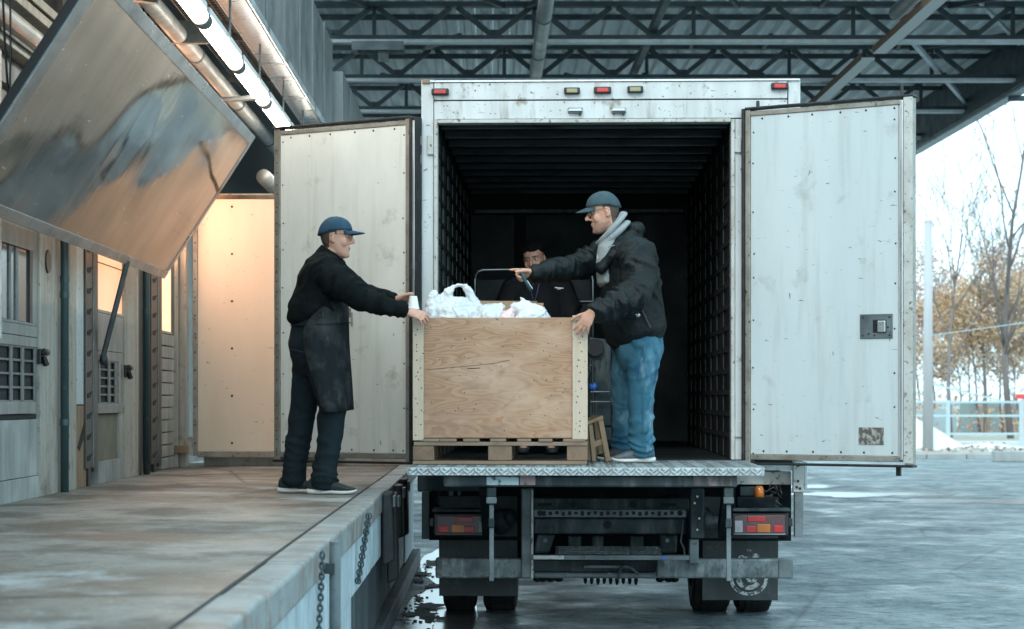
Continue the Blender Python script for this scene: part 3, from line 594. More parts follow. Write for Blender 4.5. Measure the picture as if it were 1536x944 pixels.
obj('split_gap', MB().hexa([(-.001, yq(116.5), wz(670, 14)), (-.001, yq(119), wz(676, 14)), (-.001, yq(129), wz(648, 14)), (-.001, yq(128), wz(628, 14))], [(.002, yq(116.5), wz(670, 14)), (.002, yq(119), wz(676, 14)), (.002, yq(129), wz(648, 14)), (.002, yq(128), wz(628, 14))]), dark_void, wh)
def track(pa, pm, pb, zlo):
    t = wb('door_track', track_m, pa, pm, zlo, HT, .010)
    wb('rail_edge', grey_steel, pm+.3, pm+1.6, zlo, HT, .016, parent=t); wb('rail', track_m, pm+1.9, pb, zlo-.03, HT, .014, parent=t)
    for i in range(13):
        z = zlo+.05+i*.14; a_, b_ = wp(pa+2.0, .01), wp(pm-1.5, .01)
        obj('slot', MB().hexa([(.0095, a_, z), (.0095, (a_+b_)/2, z), (.0095, b_, z+.05), (.0095, a_, z+.03)], [(.0125, a_, z), (.0125, (a_+b_)/2, z), (.0125, b_, z+.05), (.0125, a_, z+.03)]), dark_void, t)
    wb('stop_bolt', black, pa+4, pa+8, zlo-.12, zlo, .012, .02, parent=t)
track(128.5, 140, 147, wz(702, 14.3))
# bay two
d2 = 15.1
wb('plinth', concrete, 147, 187, 0, wz(690, d2), .002)
wb('recess_wall', concrete_green, 147, 179, wz(690, d2), wz(621, d2), -.02)
wb('side_post', cream_wall, 178.5, 187, wz(690, d2), wz(541, d2), -.004)
wb('sill_board', grey_panel, 147, 184, wz(620, d2), wz(606, d2), .003)
grille(147, 184, wz(605, d2), wz(543, d2), ((149, 151), (163, 166), (173, 176), (181.5, 184)), 5)
wb('door_panel', grey_panel, 147, 186.5, wz(542, d2), wz(528, d2), -.002); wb('door_panel', grey_panel, 147, 186.5, wz(527.5, d2), wz(473, d2), .0)
wn = wb('window', cream_wall, 147, 187, wz(472.5, d2), wz(468, d2), .0)
wb('pane', glass_dim, 147, 186, wz(468, d2), wz(400, d2), -.012, parent=wn); wb('pane', glass_dim, 147, 186, wz(398.5, d2), 1.78, -.012, parent=wn); wb('pane', glow_pane, 147, 186, 1.80, HT-.3, -.012, parent=wn)  # topmost pane is an added glow, unseen behind the flap
wb('glazing_bar', cream_wall, 147, 186, wz(400, d2), wz(398.5, d2), -.004, parent=wn)
wb('column', cream_wall, 187.3, 208, 0, HT, .010, .2, bevel=.004)
knob(193, 558)
wb('back_strip', track_m, 208.3, 213, 0, HT, .004)
downpipe(219.5, (1.25,))
track(227, 237, 243, wz(696, 17))
# bay three
d3 = 17.6; zt = wz(500, d3); n = 11
for i in range(n): wb('course', concrete, 243, 261, zt*i/n+.004, zt*(i+1)/n-.006, -.002-.003*(i % 2), bevel=.004)
wn = wb('window', cream_wall, 243, 261, zt, zt+.02, .0)
wb('pane', glass_mid, 243, 259, zt+.02, 1.72, -.012, parent=wn); wb('pane', glow_pane, 243, 259, 1.74, HT-.3, -.012, parent=wn); wb('frame', green_pipe, 259.2, 261.5, zt, HT-.3, .004, parent=wn)  # upper pane added as an unseen glow to warm the gate
# wall top and ledges above near bays
obj('upper_wall', MB().box(-.42, -.02, -2, 12.9, 2.36, 5.2), concrete, wh)
for za in (2.52, 2.78, 2.86): obj('ledge', MB().box(-.1, .07+.02*(za > 2.6), 6, 13.2, za, za+.055), cream_wall, wh, bevel=.006)
obj('wall_pipe', MB().loft([(.12, 6, 2.62), (.12, 13.3, 2.62)], [.055, .055], ref=(0, 0, 1), n=14, round_=False), pipe_m, wh, smooth=True)
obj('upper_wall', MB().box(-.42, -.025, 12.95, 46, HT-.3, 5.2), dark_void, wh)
obj('bracket', MB().bar((.05, 13.4, 2.9), (.35, 13.4, 3.15), .06, .06).bar((.35, 13.4, 3.15), (.6, 13.4, 3.12), .07, .07), green_pipe, wh)
obj('bracket', MB().bar((.05, 13.3, 2.75), (.05, 13.3, 3.6), .05, .07), cream_wall, wh)
obj('roof_slab', MB().box(-5, .90, 10.5, 21.3, 4.55, 4.75), concrete, wh)
obj('end_wall', MB().box(-5.2, -.42, 45.8, 46, -.9, 4.5), concrete, wh)
# ---- end gate: cream sheet in a dark riveted frame, hinged to a post
GY = 18.4
eg = empty('sliding_gate', (-2.58, GY, DZ)); tag(eg, 'warm lit cream metal gate panel closing the dock end', 'gate')
z0, z1 = CAMZ+(600-682)*GY/FPX-DZ, CAMZ+(600-293)*GY/FPX-DZ
def gx(px): return (px-VX)*GY/FPX+2.58
obj('sheet', MB().box(gx(297), 1.30, .0, .03, z0+.03, z1-.02), door_end, eg)
obj('frame', MB().box(gx(289.5), gx(296.5), -.02, .04, z0-.01, z1+.005), door_frame, eg, bevel=.004)
obj('frame', MB().box(gx(296.7), 1.30, -.02, .04, z0-.025, z0+.028), door_frame, eg, bevel=.004)
obj('frame', MB().box(gx(296.7), 1.30, -.02, .04, z1-.018, z1+.012), door_frame, eg, bevel=.004)
rv = MB()
for zz in np.linspace(z0+.1, z1-.1, 6):
    rv.ell((gx(348), -.002, zz), (.011, .005, .011), nu=8, nv=4)
for zz in np.linspace(z0+.1, z1-.1, 14): rv.ell((gx(293), -.022, zz), (.008, .005, .008), nu=6, nv=4)
tag(obj('rivets', rv, black, eg), kind='stuff')
obj('hinge', MB().loft([(gx(283), -.05, .10), (gx(283), -.05, .26)], [.035, .035], n=12, round_=False).box(gx(280), gx(290), -.04, -.01, .16, .25), cream_wall, eg)
gp = empty('gate_post', (-2.66, GY-.1, DZ)); tag(gp, 'cream boxed gate post with rusty brackets at the dock end', 'post')
obj('post', MB().box(-.10, -.02, -.1, .1, 0, 3.0), cream_wall, gp, bevel=.006)
obj('post_face', MB().box(-.018, .045, -.06, .1, 0, 2.9), cream_wall, gp, bevel=.006)
for zz in (.12, 2.05): obj('bracket', MB().box(-.06, .07, -.12, -.065, zz, zz+.07), wood_raw, gp, bevel=.004)
pk = bx('dock_sill_plank', cream_wall, None, 0, 2.0, -.12, .12, 0, .09, bevel=.008); pk.location = (-2.50, 18.62, DZ); tag(pk, 'pale plank lying below the cream gate at dock end', 'plank')

# ---- lifted stainless flap with its flanges, stays and cable
fl = empty('door_flap', (-2.47, 9.7, 2.42)); tag(fl, 'large tilted stainless steel flap lifted above the loading bays', 'door flap')
Y0, Y1 = 0.0, 6.3
A = Vector((.69, 0, 1.07)); nrm = Vector((.84, 0, -.54))
mb = MB(); nx, ny = 24, 60; vs = []; fs = []
for j in range(ny+1):
    for i in range(nx+1):
        u = i/nx; v = j/ny
        p = A*u+Vector((0, Y0+(Y1-Y0)*v, 0)); wv = .010*noise.noise((u*2.2, v*4.5, 1))+.006*noise.noise((u*5, v*9, 4))
        edge = min(u, 1-u, v*3, (1-v)*3)*6; vs.append(p+nrm*wv*min(1, edge))
for j in range(ny):
    for i in range(nx): a = j*(nx+1)+i; fs.append((a, a+1, a+nx+2, a+nx+1))
o = obj('sheet', MB().add(vs, fs), flap_m, fl, smooth=True); s_ = o.modifiers.new('s', 'SOLIDIFY'); s_.thickness = .006
def fp_(u, y, n): return A*u+Vector((0, y, 0))+nrm*n
def flange(u0, u1, y0, y1, n0, n1, m=flap_edge, name='flange'):
    obj(name, MB().hexa([fp_(u0, y0, n0), fp_(u1, y0, n0), fp_(u1, y0, n1), fp_(u0, y0, n1)], [fp_(u0, y1, n0), fp_(u1, y1, n0), fp_(u1, y1, n1), fp_(u0, y1, n1)]), m, fl, bevel=.003)
flange(.945, 1.0, .165, 6.3, -.03, .012); flange(0, .05, .165, 6.3, -.03, .014)
flange(.052, .943, 6.22, 6.32, -.05, .010); flange(.0, 1.0, -.02, .16, -.03, .016)
flange(.0, 1.0, -.04, -.022, -.035, .004, black, 'edge_seal')
obj('stay', MB().bar((.02, 4.62, .02), (-.21, 4.98, -.62), .03, .025), grey_steel, fl)
obj('pivot', MB().ell((-.21, 5.0, -.64), (.03, .03, .04)), track_m, fl)
ck = empty('lifting_cable', (-2.56, 10.25, 2.9)); tag(ck, 'dark steel cable knotted to the near edge of the steel flap', 'cable')
kp = Vector((0, 0, .0)); K = P(14, 170, 9.9)-Vector((-2.56, 10.25, 2.9))
obj('cable', MB().tube([K, P(7, 60, 9.9)-Vector((-2.56, 10.25, 2.9)), P(2, -60, 9.9)-Vector((-2.56, 10.25, 2.9))], .006, n=6).tube([K, P(16, 80, 9.9)-Vector((-2.56, 10.25, 2.9)), P(15, -60, 9.9)-Vector((-2.56, 10.25, 2.9))], .005, n=6), black, ck)
obj('knot', MB().tube([K+Vector((math.cos(a*1.7)*.035, math.sin(a*2.3)*.03, math.sin(a*1.3)*.03)) for a in range(12)], .011, n=6), track_m, ck)

# ---- services under the dock roof
def yline(name, label, cat, m, x, z, ya, yb, r, grp=None, n=16):
    root = empty(name, (x, ya, z)); tag(root, label, cat, grp)
    obj('tube', MB().loft([(0, 0, 0), (0, yb-ya, 0)], [r, r], ref=(0, 0, 1), n=n, round_=False), m, root, smooth=True)
    for yy in np.arange(1.2, yb-ya, 2.6): obj('clamp', MB().loft([(0, yy, 0), (0, yy+.06, 0)], [r*1.12, r*1.12], ref=(0, 0, 1), n=n, round_=False), grey_steel, root)
    return root
yline('service_pipe', 'long grey pipe running under dock roof left of the lit tubes', 'pipe', pipe_m, -2.20, CAMZ+2.58, 12, 30, .062, 'pipes under the dock roof')
yline('service_pipe', 'second grey pipe close to the wall above the steel flap', 'pipe', pipe_m, -2.52, CAMZ+2.88, 9, 22, .075, 'pipes under the dock roof')
yline('service_pipe', 'short lower pipe near the gate under the dock roof', 'pipe', pipe_m, -2.05, CAMZ+2.02, 19.2, 30, .07, 'pipes under the dock roof')
hp = empty('roof_hanger', (-2.40, 14.9, CAMZ+2.4)); tag(hp, 'white boxed hanger post dropping beside the grey pipe', 'post')
obj('post', MB().box(-.05, .05, -.05, .05, -.3, .9), lamp_white, hp, bevel=.005)
obj('crossbar', MB().box(-.05, .52, .055, .12, .12, .28), grey_steel, hp, bevel=.005)
obj('chain', MB().tube([(-.02, -.07, .5), (-.03, -.075, .2), (.0, -.07, .0), (.01, -.07, .35)], .008, n=6), black, hp)
# mesh cable tray: wires crossing
ct = empty('cable_tray', (-2.35, 9, CAMZ+2.95)); tag(ct, 'wire mesh cable tray above the lit tubes', 'cable tray')
mbw = MB()
for x in np.arange(0, .56, .045): mbw.box(x-.004, x+.004, 0, 12, -.004, .004)
tag(obj('long_wires', mbw, mesh_m, ct), kind='stuff')
mbw = MB()
for yy in np.arange(0, 12, .11): mbw.box(0, .56, yy-.006, yy+.006, .005, .014)
tag(obj('cross_wires', mbw, mesh_m, ct), kind='stuff')
obj('tray_sheet', MB().box(0, .56, 0, 12, .20, .22), dark_void, ct)
for yy in np.arange(1.5, 12, 2.2): obj('support_bar', MB().box(-.1, .58, yy, yy+.04, -.05, -.008), grey_steel, ct)
# lit strip lamps
LX, LZ = -1.74, CAMZ+2.30
lamp0 = None
lamp_labels = ['lit tube lamp nearest the camera, cut by the top of the view', 'second lit tube lamp along the row', 'third lit tube lamp along the row', 'lit tube lamp meeting the top of the left truck door', 'lit tube lamp hidden behind the left truck door']
for i in range(5):
    if lamp0 is None:
        r_ = empty('strip_lamp'); lamp0 = r_
        obj('diffuser', MB().loft([(0, .06, 0), (0, 1.64, 0)], [(.052, .045), (.052, .045)], ref=(1, 0, 0), n=14), tube_on, r_, smooth=True)
        obj('housing', MB().box(-.045, .045, .04, 1.66, .035, .085), lamp_white, r_, bevel=.008)
        for yy in (0.02, 1.645): obj('end_cap', MB().loft([(0, yy, 0), (0, yy+.045, 0)], [(.055, .052)]*2, ref=(1, 0, 0), n=14, round_=False), grey_steel, r_)
        obj('hanger', MB().tube([(.06, .85, .03), (.07, .85, .8)], .008, n=6), grey_steel, r_)
    else: r_ = copy_tree(lamp0)
    r_.location = (LX, 11.05+1.77*i, LZ); tag(r_, lamp_labels[i], 'lamp', 'lit tube lamps in a row under the dock roof')
la = empty('lamp_bracket', (-2.2, 15.9, LZ)); tag(la, 'bent steel arm holding the tube lamp row', 'bracket')
obj('arm', MB().tube([(.0, 0, -.1), (.2, 0, -.05), (.46, 0, -.03)], .022, n=8), grey_steel, la)
obj('brace', MB().bar((.0, 0, -.1), (-.05, .3, -.75), .03, .03).bar((-.1, .3, -.75), (.6, .3, -.75), .04, .03), wood_raw, la)
# big sheet-metal duct
du = empty('metal_duct', (-1.755, 6, CAMZ+2.6)); tag(du, 'tall seamed sheet metal duct hanging above the dock edge', 'duct')
yy = 0; seg = 0; rn = random.Random(9)
while yy < 15.4:
    L = 1.3
    obj('side_panel', MB().box(.0, .155+.004*(seg % 2), yy+.004, min(yy+L, 15.5)-.004, .02, 1.02), duct_m, du, bevel=.004)
    obj('seam', MB().box(.157, .172, yy-.012, yy+.010, .02, 1.02), duct_m, du)
    yy += L; seg += 1
obj('bottom_tray', MB().box(-.01, .165, 0, 15.5, -.005, .016), alu, du)
obj('bottom_lip', MB().box(-.02, -.005, 0, 15.5, -.01, .06), alu, du)
obj('bottom_lip', MB().box(.178, .19, 0, 15.5, -.01, .05), alu, du)
d2_ = empty('metal_duct', (-1.62, 21.6, CAMZ+2.3)); tag(d2_, 'smaller metal duct box continuing beyond the tall duct end', 'duct')
for i in range(4): obj('side_panel', MB().box(-.02, .12+.003*(i % 2), i*1.2, i*1.2+1.19, 0, 1.05), duct_m, d2_, bevel=.004)
cb = empty('cable_ladder', (-1.60, 24.5, CAMZ+4.05)); tag(cb, 'perforated steel cable ladder joining duct to the roof truss', 'cable tray')
obj('rail', MB().box(0, .6, 0, .04, 0, .10), grey_steel, cb)
obj('rail', MB().box(0, .6, .3, .34, 0, .10), grey_steel, cb)
for i in range(6): obj('rung', MB().box(.05+.1*i, .08+.1*i, .042, .298, .03, .06), grey_steel, cb)
obj('drop_bracket', MB().box(.3, .42, .1, .16, -.12, -.002), grey_steel, cb)

# ================================================================== CANOPY ROOF over the yard
cp = empty('canopy_roof', (0, 20, 0)); tag(cp, 'open steel truss canopy with ribbed metal deck above the truck', 'canopy')
ZB, ZT = CAMZ+4.5, CAMZ+4.94; XL, XR = -2.6, 7.35
def truss(y, ph):
    t = obj('truss', MB().box(XL, XR, y-.055, y-.004, ZB, ZB+.055).box(XL, XR, y+.004, y+.055, ZB, ZB+.055), roof_steel, cp)
    obj('bottom_flange', MB().box(XL, XR, y-.085, y+.085, ZB-.045, ZB-.002), roof_flange, t)
    obj('top_chord', MB().box(XL, XR, y-.06, y+.06, ZT-.03, ZT+.035), roof_steel, t)
    x = XL+.1+ph; k = 0
    while x < XR-.3:
        for dx in (-.46, .46):
            if XL < x+dx < XR: obj('diagonal', MB().bar((x+dx*.06, y+(.014 if dx > 0 else -.014), ZB+.06), (x+dx, y+(.014 if dx > 0 else -.014), ZT-.03), .05, .065), roof_steel, t)
        if k % 2 == 0: obj('vertical', MB().bar((x+.5, y+.045, ZB+.05), (x+.5, y+.045, ZT-.03), .05, .035), roof_steel, t)
        obj('gusset', MB().box(x-.09, x+.09, y-.003, y+.003, ZB+.03, ZB+.13), roof_steel, t)
        x += 1.0; k += 1
for k, yy in enumerate([3.3, 6.5, 9.7, 12.9, 16.2, 19.5, 22.8]): truss(yy, [.35, .55, .2, .7, .4, .6, .3][k])
# deck sheets with their ribs, running away from the camera
me_rib = None; me_sheet = None
for i in range(1+int((XR+.12-XL)/.24)):
    x = XL+.24*i
    if me_sheet is None:
        me_sheet = MB().box(0, .2385, 0, 24, ZT+.25, ZT+.26).mesh('deck_sheet'); me_sheet.materials.append(deck_m)
        me_rib = MB().add([(0, 0, ZT+.18), (.07, 0, ZT+.18), (.095, 0, ZT+.249), (-.025, 0, ZT+.249), (0, 24, ZT+.18), (.07, 24, ZT+.18), (.095, 24, ZT+.249), (-.025, 24, ZT+.249)], [(3,2,1,0),(4,5,6,7),(0,1,5,4),(1,2,6,5),(2,3,7,6),(3,0,4,7)]).mesh('deck_rib'); me_rib.materials.append(deck_rib_m)
    s = obj('deck_sheet', me_sheet, None, cp); s.location = (x, 2.2, 0)
    r_ = obj('deck_rib', me_rib, None, s); r_.location = (.1, 0, 0)
for k, yy in enumerate([4.9, 8.1, 11.3, 14.5, 17.8, 21.1]): obj('purlin', MB().box(XL, XR, yy-.03, yy+.03, ZT+.10, ZT+.17), roof_steel, cp)
obj('edge_beam', MB().box(XR, XR+.06, 2.2, 26.2, ZB-.12, ZT+.245), roof_steel, cp)
obj('edge_gutter', MB().box(XR+.06, XR+.22, 2.2, 26.2, ZB-.16, ZB+.0), roof_flange, cp)
rb = random.Random(21)
for yy, y2 in ((3.3, 6.5), (6.5, 9.7), (9.7, 12.9)):
    for k in range(7):
        x = XL+.9+1.35*k+rb.uniform(-.2, .2); obj('sway_brace', MB().bar((x, yy+.02, ZB+.06), (x+rb.choice((-.55, .55, .3)), y2-.02, ZT-.02), .05, .06), roof_steel, cp)
obj('wind_brace', MB().bar((4.9, 3.4, ZT-.0), (XR, 9.4, ZT-.0), .05, .05), roof_flange, cp)
obj('wind_brace', MB().bar((5.2, 6.6, ZB+.12), (XR, 12.8, ZB+.12), .06, .06), roof_flange, cp)
obj('long_beam', MB().box(2.0, 2.08, 2.4, 25, ZB+.09, ZB+.2), roof_steel, cp)
# columns stand behind the truck
for x_, yy in ((1.5, 16.2), (1.5, 22.8)): obj('column', MB().box(x_-.1, x_+.1, yy-.1, yy+.1, 0, ZB-.046), roof_steel, cp)
obj('gutter_bracket', MB().box(XR+.06, XR+.35, 10.2, 10.3, ZB-.23, ZB-.162).box(XR+.30, XR+.35, 10.2, 10.3, ZB-.16, ZB-.02), roof_steel, cp)
yline('roof_drain_pipe', 'pale round pipe running under the canopy trusses', 'pipe', pipe_m, .62, CAMZ+4.40, 20.5, 28.6, .088)
yline('roof_drain_pipe', 'short pale pipe stub near the canopy right side', 'pipe', pipe_m, 4.85, CAMZ+4.62, 20.0, 25.3, .09)
for i, (ya, yb, x) in enumerate([(21.6, 26.45, 4.86), (26.9, 31.6, 4.80)]):
    r_ = empty('roof_batten_lamp', (x, ya, CAMZ+4.32)); tag(r_, ['nearer unlit white batten lamp under the canopy', 'farther unlit white batten lamp above the right truck door'][i], 'lamp', 'unlit batten lamps under the canopy')
    obj('channel', MB().box(-.085, .085, 0, yb-ya, 0, .03), lamp_white, r_, bevel=.004)
    obj('channel_side', MB().box(-.088, -.086, 0, yb-ya, .0, .09).box(.086, .088, 0, yb-ya, .0, .09), wood_raw, r_)
    for yy in (.3, yb-ya-.3): obj('hanger', MB().box(-.02, .02, yy-.02, yy+.02, .03, .17), roof_steel, r_)
# ================================================================== TRUCK
TH = R(-2.0); TO = Vector((.797, 14.0, 0)); cT, sT = math.cos(TH), math.sin(TH)
truck = empty('box_truck', TO, TH); tag(truck, 'white box truck backed to the dock with both rear doors swung open', 'truck')
def tx(px, ly):
    "truck-local x of a pixel column on the plane ly"
    u = (px-VX)/FPX; return (TO.y*u+u*ly*cT-TO.x+ly*sT)/(cT-u*sT)
def tz(py, ly, px=900):
    Y = TO.y+tx(px, ly)*sT+ly*cT; return CAMZ-(py-VY)*Y/FPX
def tb(name, m, px0, px1, py0, py1, ly0, ly1, parent=None, bevel=.004, **k):
    pm = (px0+px1)/2
    return obj(name, MB().box(tx(px0, ly0), tx(px1, ly0), ly0, ly1, tz(py1, ly0, pm), tz(py0, ly0, pm)), m, parent or truck, bevel=bevel, **k)
ZF = 1.105                                   # load floor
LXI, RXI = tx(656, 0), tx(1097, 0)
XL_, XR_ = tx(632, 0), tx(1200.5, 0)
ZTOP = tz(121, 0)
ZH = tz(183, 0)
# --- shell
obj('side_wall', MB().box(XL_+.004, XL_+.05, .06, 5.3, ZF-.02, ZTOP-.01), white_paint, truck)
obj('side_wall', MB().box(XR_-.05, XR_-.004, .06, 5.3, ZF-.02, ZTOP-.01), white_paint, truck)
obj('roof', MB().box(XL_+.006, XR_-.006, .05, 5.3, ZTOP-.06, ZTOP-.012), white_paint, truck)
obj('front_wall', MB().box(XL_+.05, XR_-.05, 5.2, 5.3, ZF-.02, ZTOP-.06), white_paint, truck)
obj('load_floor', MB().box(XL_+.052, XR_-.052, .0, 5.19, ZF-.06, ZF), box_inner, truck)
tb('rear_post', white_paint, 632, 650.2, 120, 690, -.01, .06)
tb('rear_post', white_paint, 1182.5, 1200.5, 119, 690, -.01, .06)
tb('header_panel', white_paint, 651.2, 1181, 150.8, 178, -.012, .003)
tb('header_panel', white_paint, 651.2, 1181, 123, 149.0, -.016, .003)
tb('top_trim', alu, 634, 1200, 119.5, 122.2, -.026, .05, bevel=.002)
tb('corner_cap', wood_raw, 633, 645, 119, 125, -.030, .04, bevel=.004)
obj('panel_backing', MB().box(tx(640, 0), tx(1190, 0), .004, .05, ZH-.004, ZTOP-.02), dark_void, truck)
tb('rear_panel', white_paint, 1102.6, 1182, 178.5, 690, -.010, .06)
tb('opening_frame', frame_paint, 650.6, 656.5, 178.6, 690, -.024, .09)
tb('opening_frame', frame_paint, 656.7, 1096.5, 178.6, 184, -.024, .09)
tb('opening_frame', frame_paint, 1096.7, 1102.4, 178.6, 690, -.024, .09)
tb('hinge_plate', frame_paint, 641, 650, 203, 232, -.032, -.011); tb('hinge_plate', frame_paint, 1102.5, 1112, 206, 229, -.030, -.0105)
tb('hinge_plate', frame_paint, 1102.5, 1113, 632, 656, -.030, -.0105); tb('hinge_plate', frame_paint, 641, 650, 610, 640, -.032, -.011)
for ya in (204, 232, 615, 650):
    tb('hinge_bracket', door_frame, 628, 632, ya, ya+14, -.06, .03)
# interior
bow_m = mat('roof_bow_steel', (.05, .07, .075), .35, .5, layers=[('noise', (3, 20, 20), 5, .45, .68, (.012, .018, .02), .9)])
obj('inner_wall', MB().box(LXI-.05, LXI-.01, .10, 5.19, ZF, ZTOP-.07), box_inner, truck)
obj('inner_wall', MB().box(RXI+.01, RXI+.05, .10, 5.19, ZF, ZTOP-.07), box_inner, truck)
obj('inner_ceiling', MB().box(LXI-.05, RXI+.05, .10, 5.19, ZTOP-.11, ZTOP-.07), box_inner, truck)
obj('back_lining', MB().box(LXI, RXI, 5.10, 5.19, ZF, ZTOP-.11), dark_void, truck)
n = 3; 
for i, (a, b) in enumerate([(706, 772), (788, 922), (938, 1032)]):
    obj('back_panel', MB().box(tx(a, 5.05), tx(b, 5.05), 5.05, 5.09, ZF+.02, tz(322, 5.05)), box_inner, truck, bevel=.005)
obj('back_rail', MB().box(LXI+.03, RXI-.03, 5.02, 5.06, tz(319, 5.02), tz(314, 5.02)), slat_m, truck)
for i in range(10):
    ly = .25+.5*i; obj('roof_bow', MB().box(LXI, RXI, ly, ly+.09, ZH-.015, ZTOP-.112), bow_m, truck, bevel=.01)
me = None
for side, X in ((1, LXI), (-1, RXI)):
    for i in range(8):
        ly = .16+.62*i
        mb = MB().box(X-.012*side, X-.003*side, ly, ly+.27, ZF+.01, ZH-.06)
        s = obj('lashing_slat', mb, slat_m if side > 0 else slat_shaded, truck)
    for i in range(15):
        z = ZF+.14+.145*i; obj('lashing_rail', MB().box(X-.011*side, X-.001*side, .12, 5.0, z, z+.035), dark_void, truck)
# --- marker lamps and header latches
def marker(px, py, lens, w=13, lit=False):
    m_ = tb('marker_lamp', black, px-w, px+w, py-5, py+5, -.052, -.0165, bevel=.008)
    tb('lens', lens, px-w*.68, px+w*.68, py-3.2, py+3.2, -.066, -.053, m_, bevel=.005)
    return m_
marker(660, 137.5, lens_red); marker(1170, 129, lens_red); marker(904, 135, lens_red)
marker(858, 136, lens_old := lens_green, 12); marker(953, 134, lens_green, 12)
for px in (863, 928):
    l_ = tb('latch_base', grey_steel, px-11, px+11, 161.5, 170, -.025, -.0125)
    obj('latch_barrel', MB().loft([(tx(px-9, -.04), -.04, tz(165.5, -.04)), (tx(px+9, -.04), -.04, tz(165.5, -.04))], [.016, .016], ref=(0, 0, 1), n=10), chrome, l_)
    tb('latch_catch', black, px+5, px+9, 166, 173, -.05, -.026, l_)
# --- doors: local frame along the door (s), out (n), up (z)
def door(name, hx, hy, fx, fy, zb, zt, face, lab, sidein):
    H = Vector((hx, hy, 0)); F = Vector((fx, fy, 0)); W = (F-H).length
    rz = math.atan2((F-H).y, (F-H).x)
    d = empty(name, (hx, hy, zb), rz, truck); d['label'] = lab
    h = zt-zb; s = sidein            # s=+1: the lining looks to local -Y ; -1: to local +Y
    def q(n_, m_, a, b, y0, y1, c, e, bev=.004, **k): return obj(n_, MB().box(a, b, s*y0, s*y1, c, e), m_, d, bevel=bev, **k)
    q('core', white_paint, .02, W-.02, -.002, .055, .02, h-.02)
    q('lining', face, .055, W-.055 if s < 0 else W-.10, -.012, -.003, .055, h-.045, .002)
    q('edge_frame', door_frame, .018, .054, -.022, .05, .0, h-.002); q('edge_frame', door_frame, W-.054, W-.005, -.022, .05, 0, h-.002)
    q('edge_frame', door_frame, .0545, W-.0545, -.020, .05, .018, .0535); q('edge_frame', door_frame, .0545, W-.0545, -.020, .05, h-.044, h-.014)
    q('gasket', seal, -.004, .0175, -.035, .05, -.01, h+.006); q('gasket', seal, .018, W+.004, -.030, .05, -.016, -.0005); q('gasket', seal, .018, W+.004, -.030, .05, h-.001, h+.014)
    rv = MB()
    for z in np.linspace(.10, h-.10, 9):
        for x in (.075, W-.075 if s < 0 else W-.12): rv.ell((x+random.uniform(-.005, .005), -s*.013, z+random.uniform(-.06, .06)), (.0062, .004, .0062), nu=7, nv=4)
    for x in np.linspace(.14, W-.14, 6):
        for z in (.075, h-.065): rv.ell((x+random.uniform(-.02, .02), -s*.013, z), (.0075, .004, .0075), nu=7, nv=4)
    for k in range(26): rv.ell((W-.03, -s*.022, .05+k*(h-.1)/26+random.uniform(-.02, .02)), (.006, .003, .007), nu=6, nv=3)
    tag(obj('rivets', rv, black, d), kind='stuff')
    return d, W, h, q
# right door, swung towards the camera
def loc(px, py, Y):
    p = P(px, py, Y)-TO; return Vector((p.x*cT+p.y*sT, -p.x*sT+p.y*cT, p.z+TO.z))
hR = loc(1116, 690, 13.93); fR = loc(1371, 690, 13.30)
dR, W, h, q = door('rear_door', hR.x, hR.y, fR.x, fR.y, ZF-.015, tz(168, 0), door_lit_cool, 'right rear door, lining tinted with cool daylight, with recessed handle plate and torn patch', 1)
q('lock_rod', alu, W-.082, W-.062, -.034, -.013, .03, h-.02, .004)
q('edge_strip', frame_paint, W-.060, W+.0, -.026, -.0225, .01, h+.01, .002)
hp_ = q('handle_plate', grey_steel, W-.355, W-.135, -.020, -.0125, h*.345, h*.345+.155, .003)
obj('recess', MB().box(W-.265, W-.175, -.0225, -.0205, h*.345+.038, h*.345+.118), black, hp_)
obj('grip', MB().box(W-.232, W-.178, -.034, -.023, h*.345+.040, h*.345+.112), alu, hp_, bevel=.004)
for x, z in ((.02, .02), (.2, .02), (.02, .135), (.2, .135), (.06, .03), (.1, .02), (.19, .07)):
    obj('screw', MB().ell((W-.355+x, -.021, h*.345+z), (.007, .003, .007), nu=7, nv=3), black, hp_)
pt = mat('torn_patch', (.10, .095, .085), .8, layers=[('noise', (40, 40, 30), 5, .48, .56, (.36, .35, .32), .9)], bumps=[('noise', 50, 4, .6, .01)])
q('torn_patch', pt, W-.365, W-.195, -.0165, -.0122, .125, .235, .002)
obj('door_pin', MB().box(W-.12, W-.09, .0, .02, -.07, -.016), black, dR); obj('door_pin', MB().loft([(.10, .0, h+.012), (.10, 0, h+.05)], [.012, .012], n=8), black, dR)
obj('door_pin', MB().loft([(W-.08, .0, h+.012), (W-.08, 0, h+.085)], [.010, .010], n=8), black, dR)
# left door, folded back towards the front along the dock
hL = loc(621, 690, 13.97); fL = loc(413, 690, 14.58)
dL, W, h, q = door('rear_door', hL.x, hL.y, fL.x, fL.y, ZF-.015, tz(178, 0), door_lit_warm, 'left rear door, lining tinted with warm lamp light, folded back beside the dock', -1)
q('edge_channel', seal, -.030, -.005, -.02, .05, -.01, h+.004, .003)
q('light_strip', alu, -.022, -.006, -.030, -.021, .35, h-.02, .003)
q('small_hook', chrome, W*.42, W*.42+.012, -.026, -.0125, h*.40, h*.44); q('small_plate', grey_panel, W*.435, W*.50, -.0155, -.0125, h*.425, h*.452)
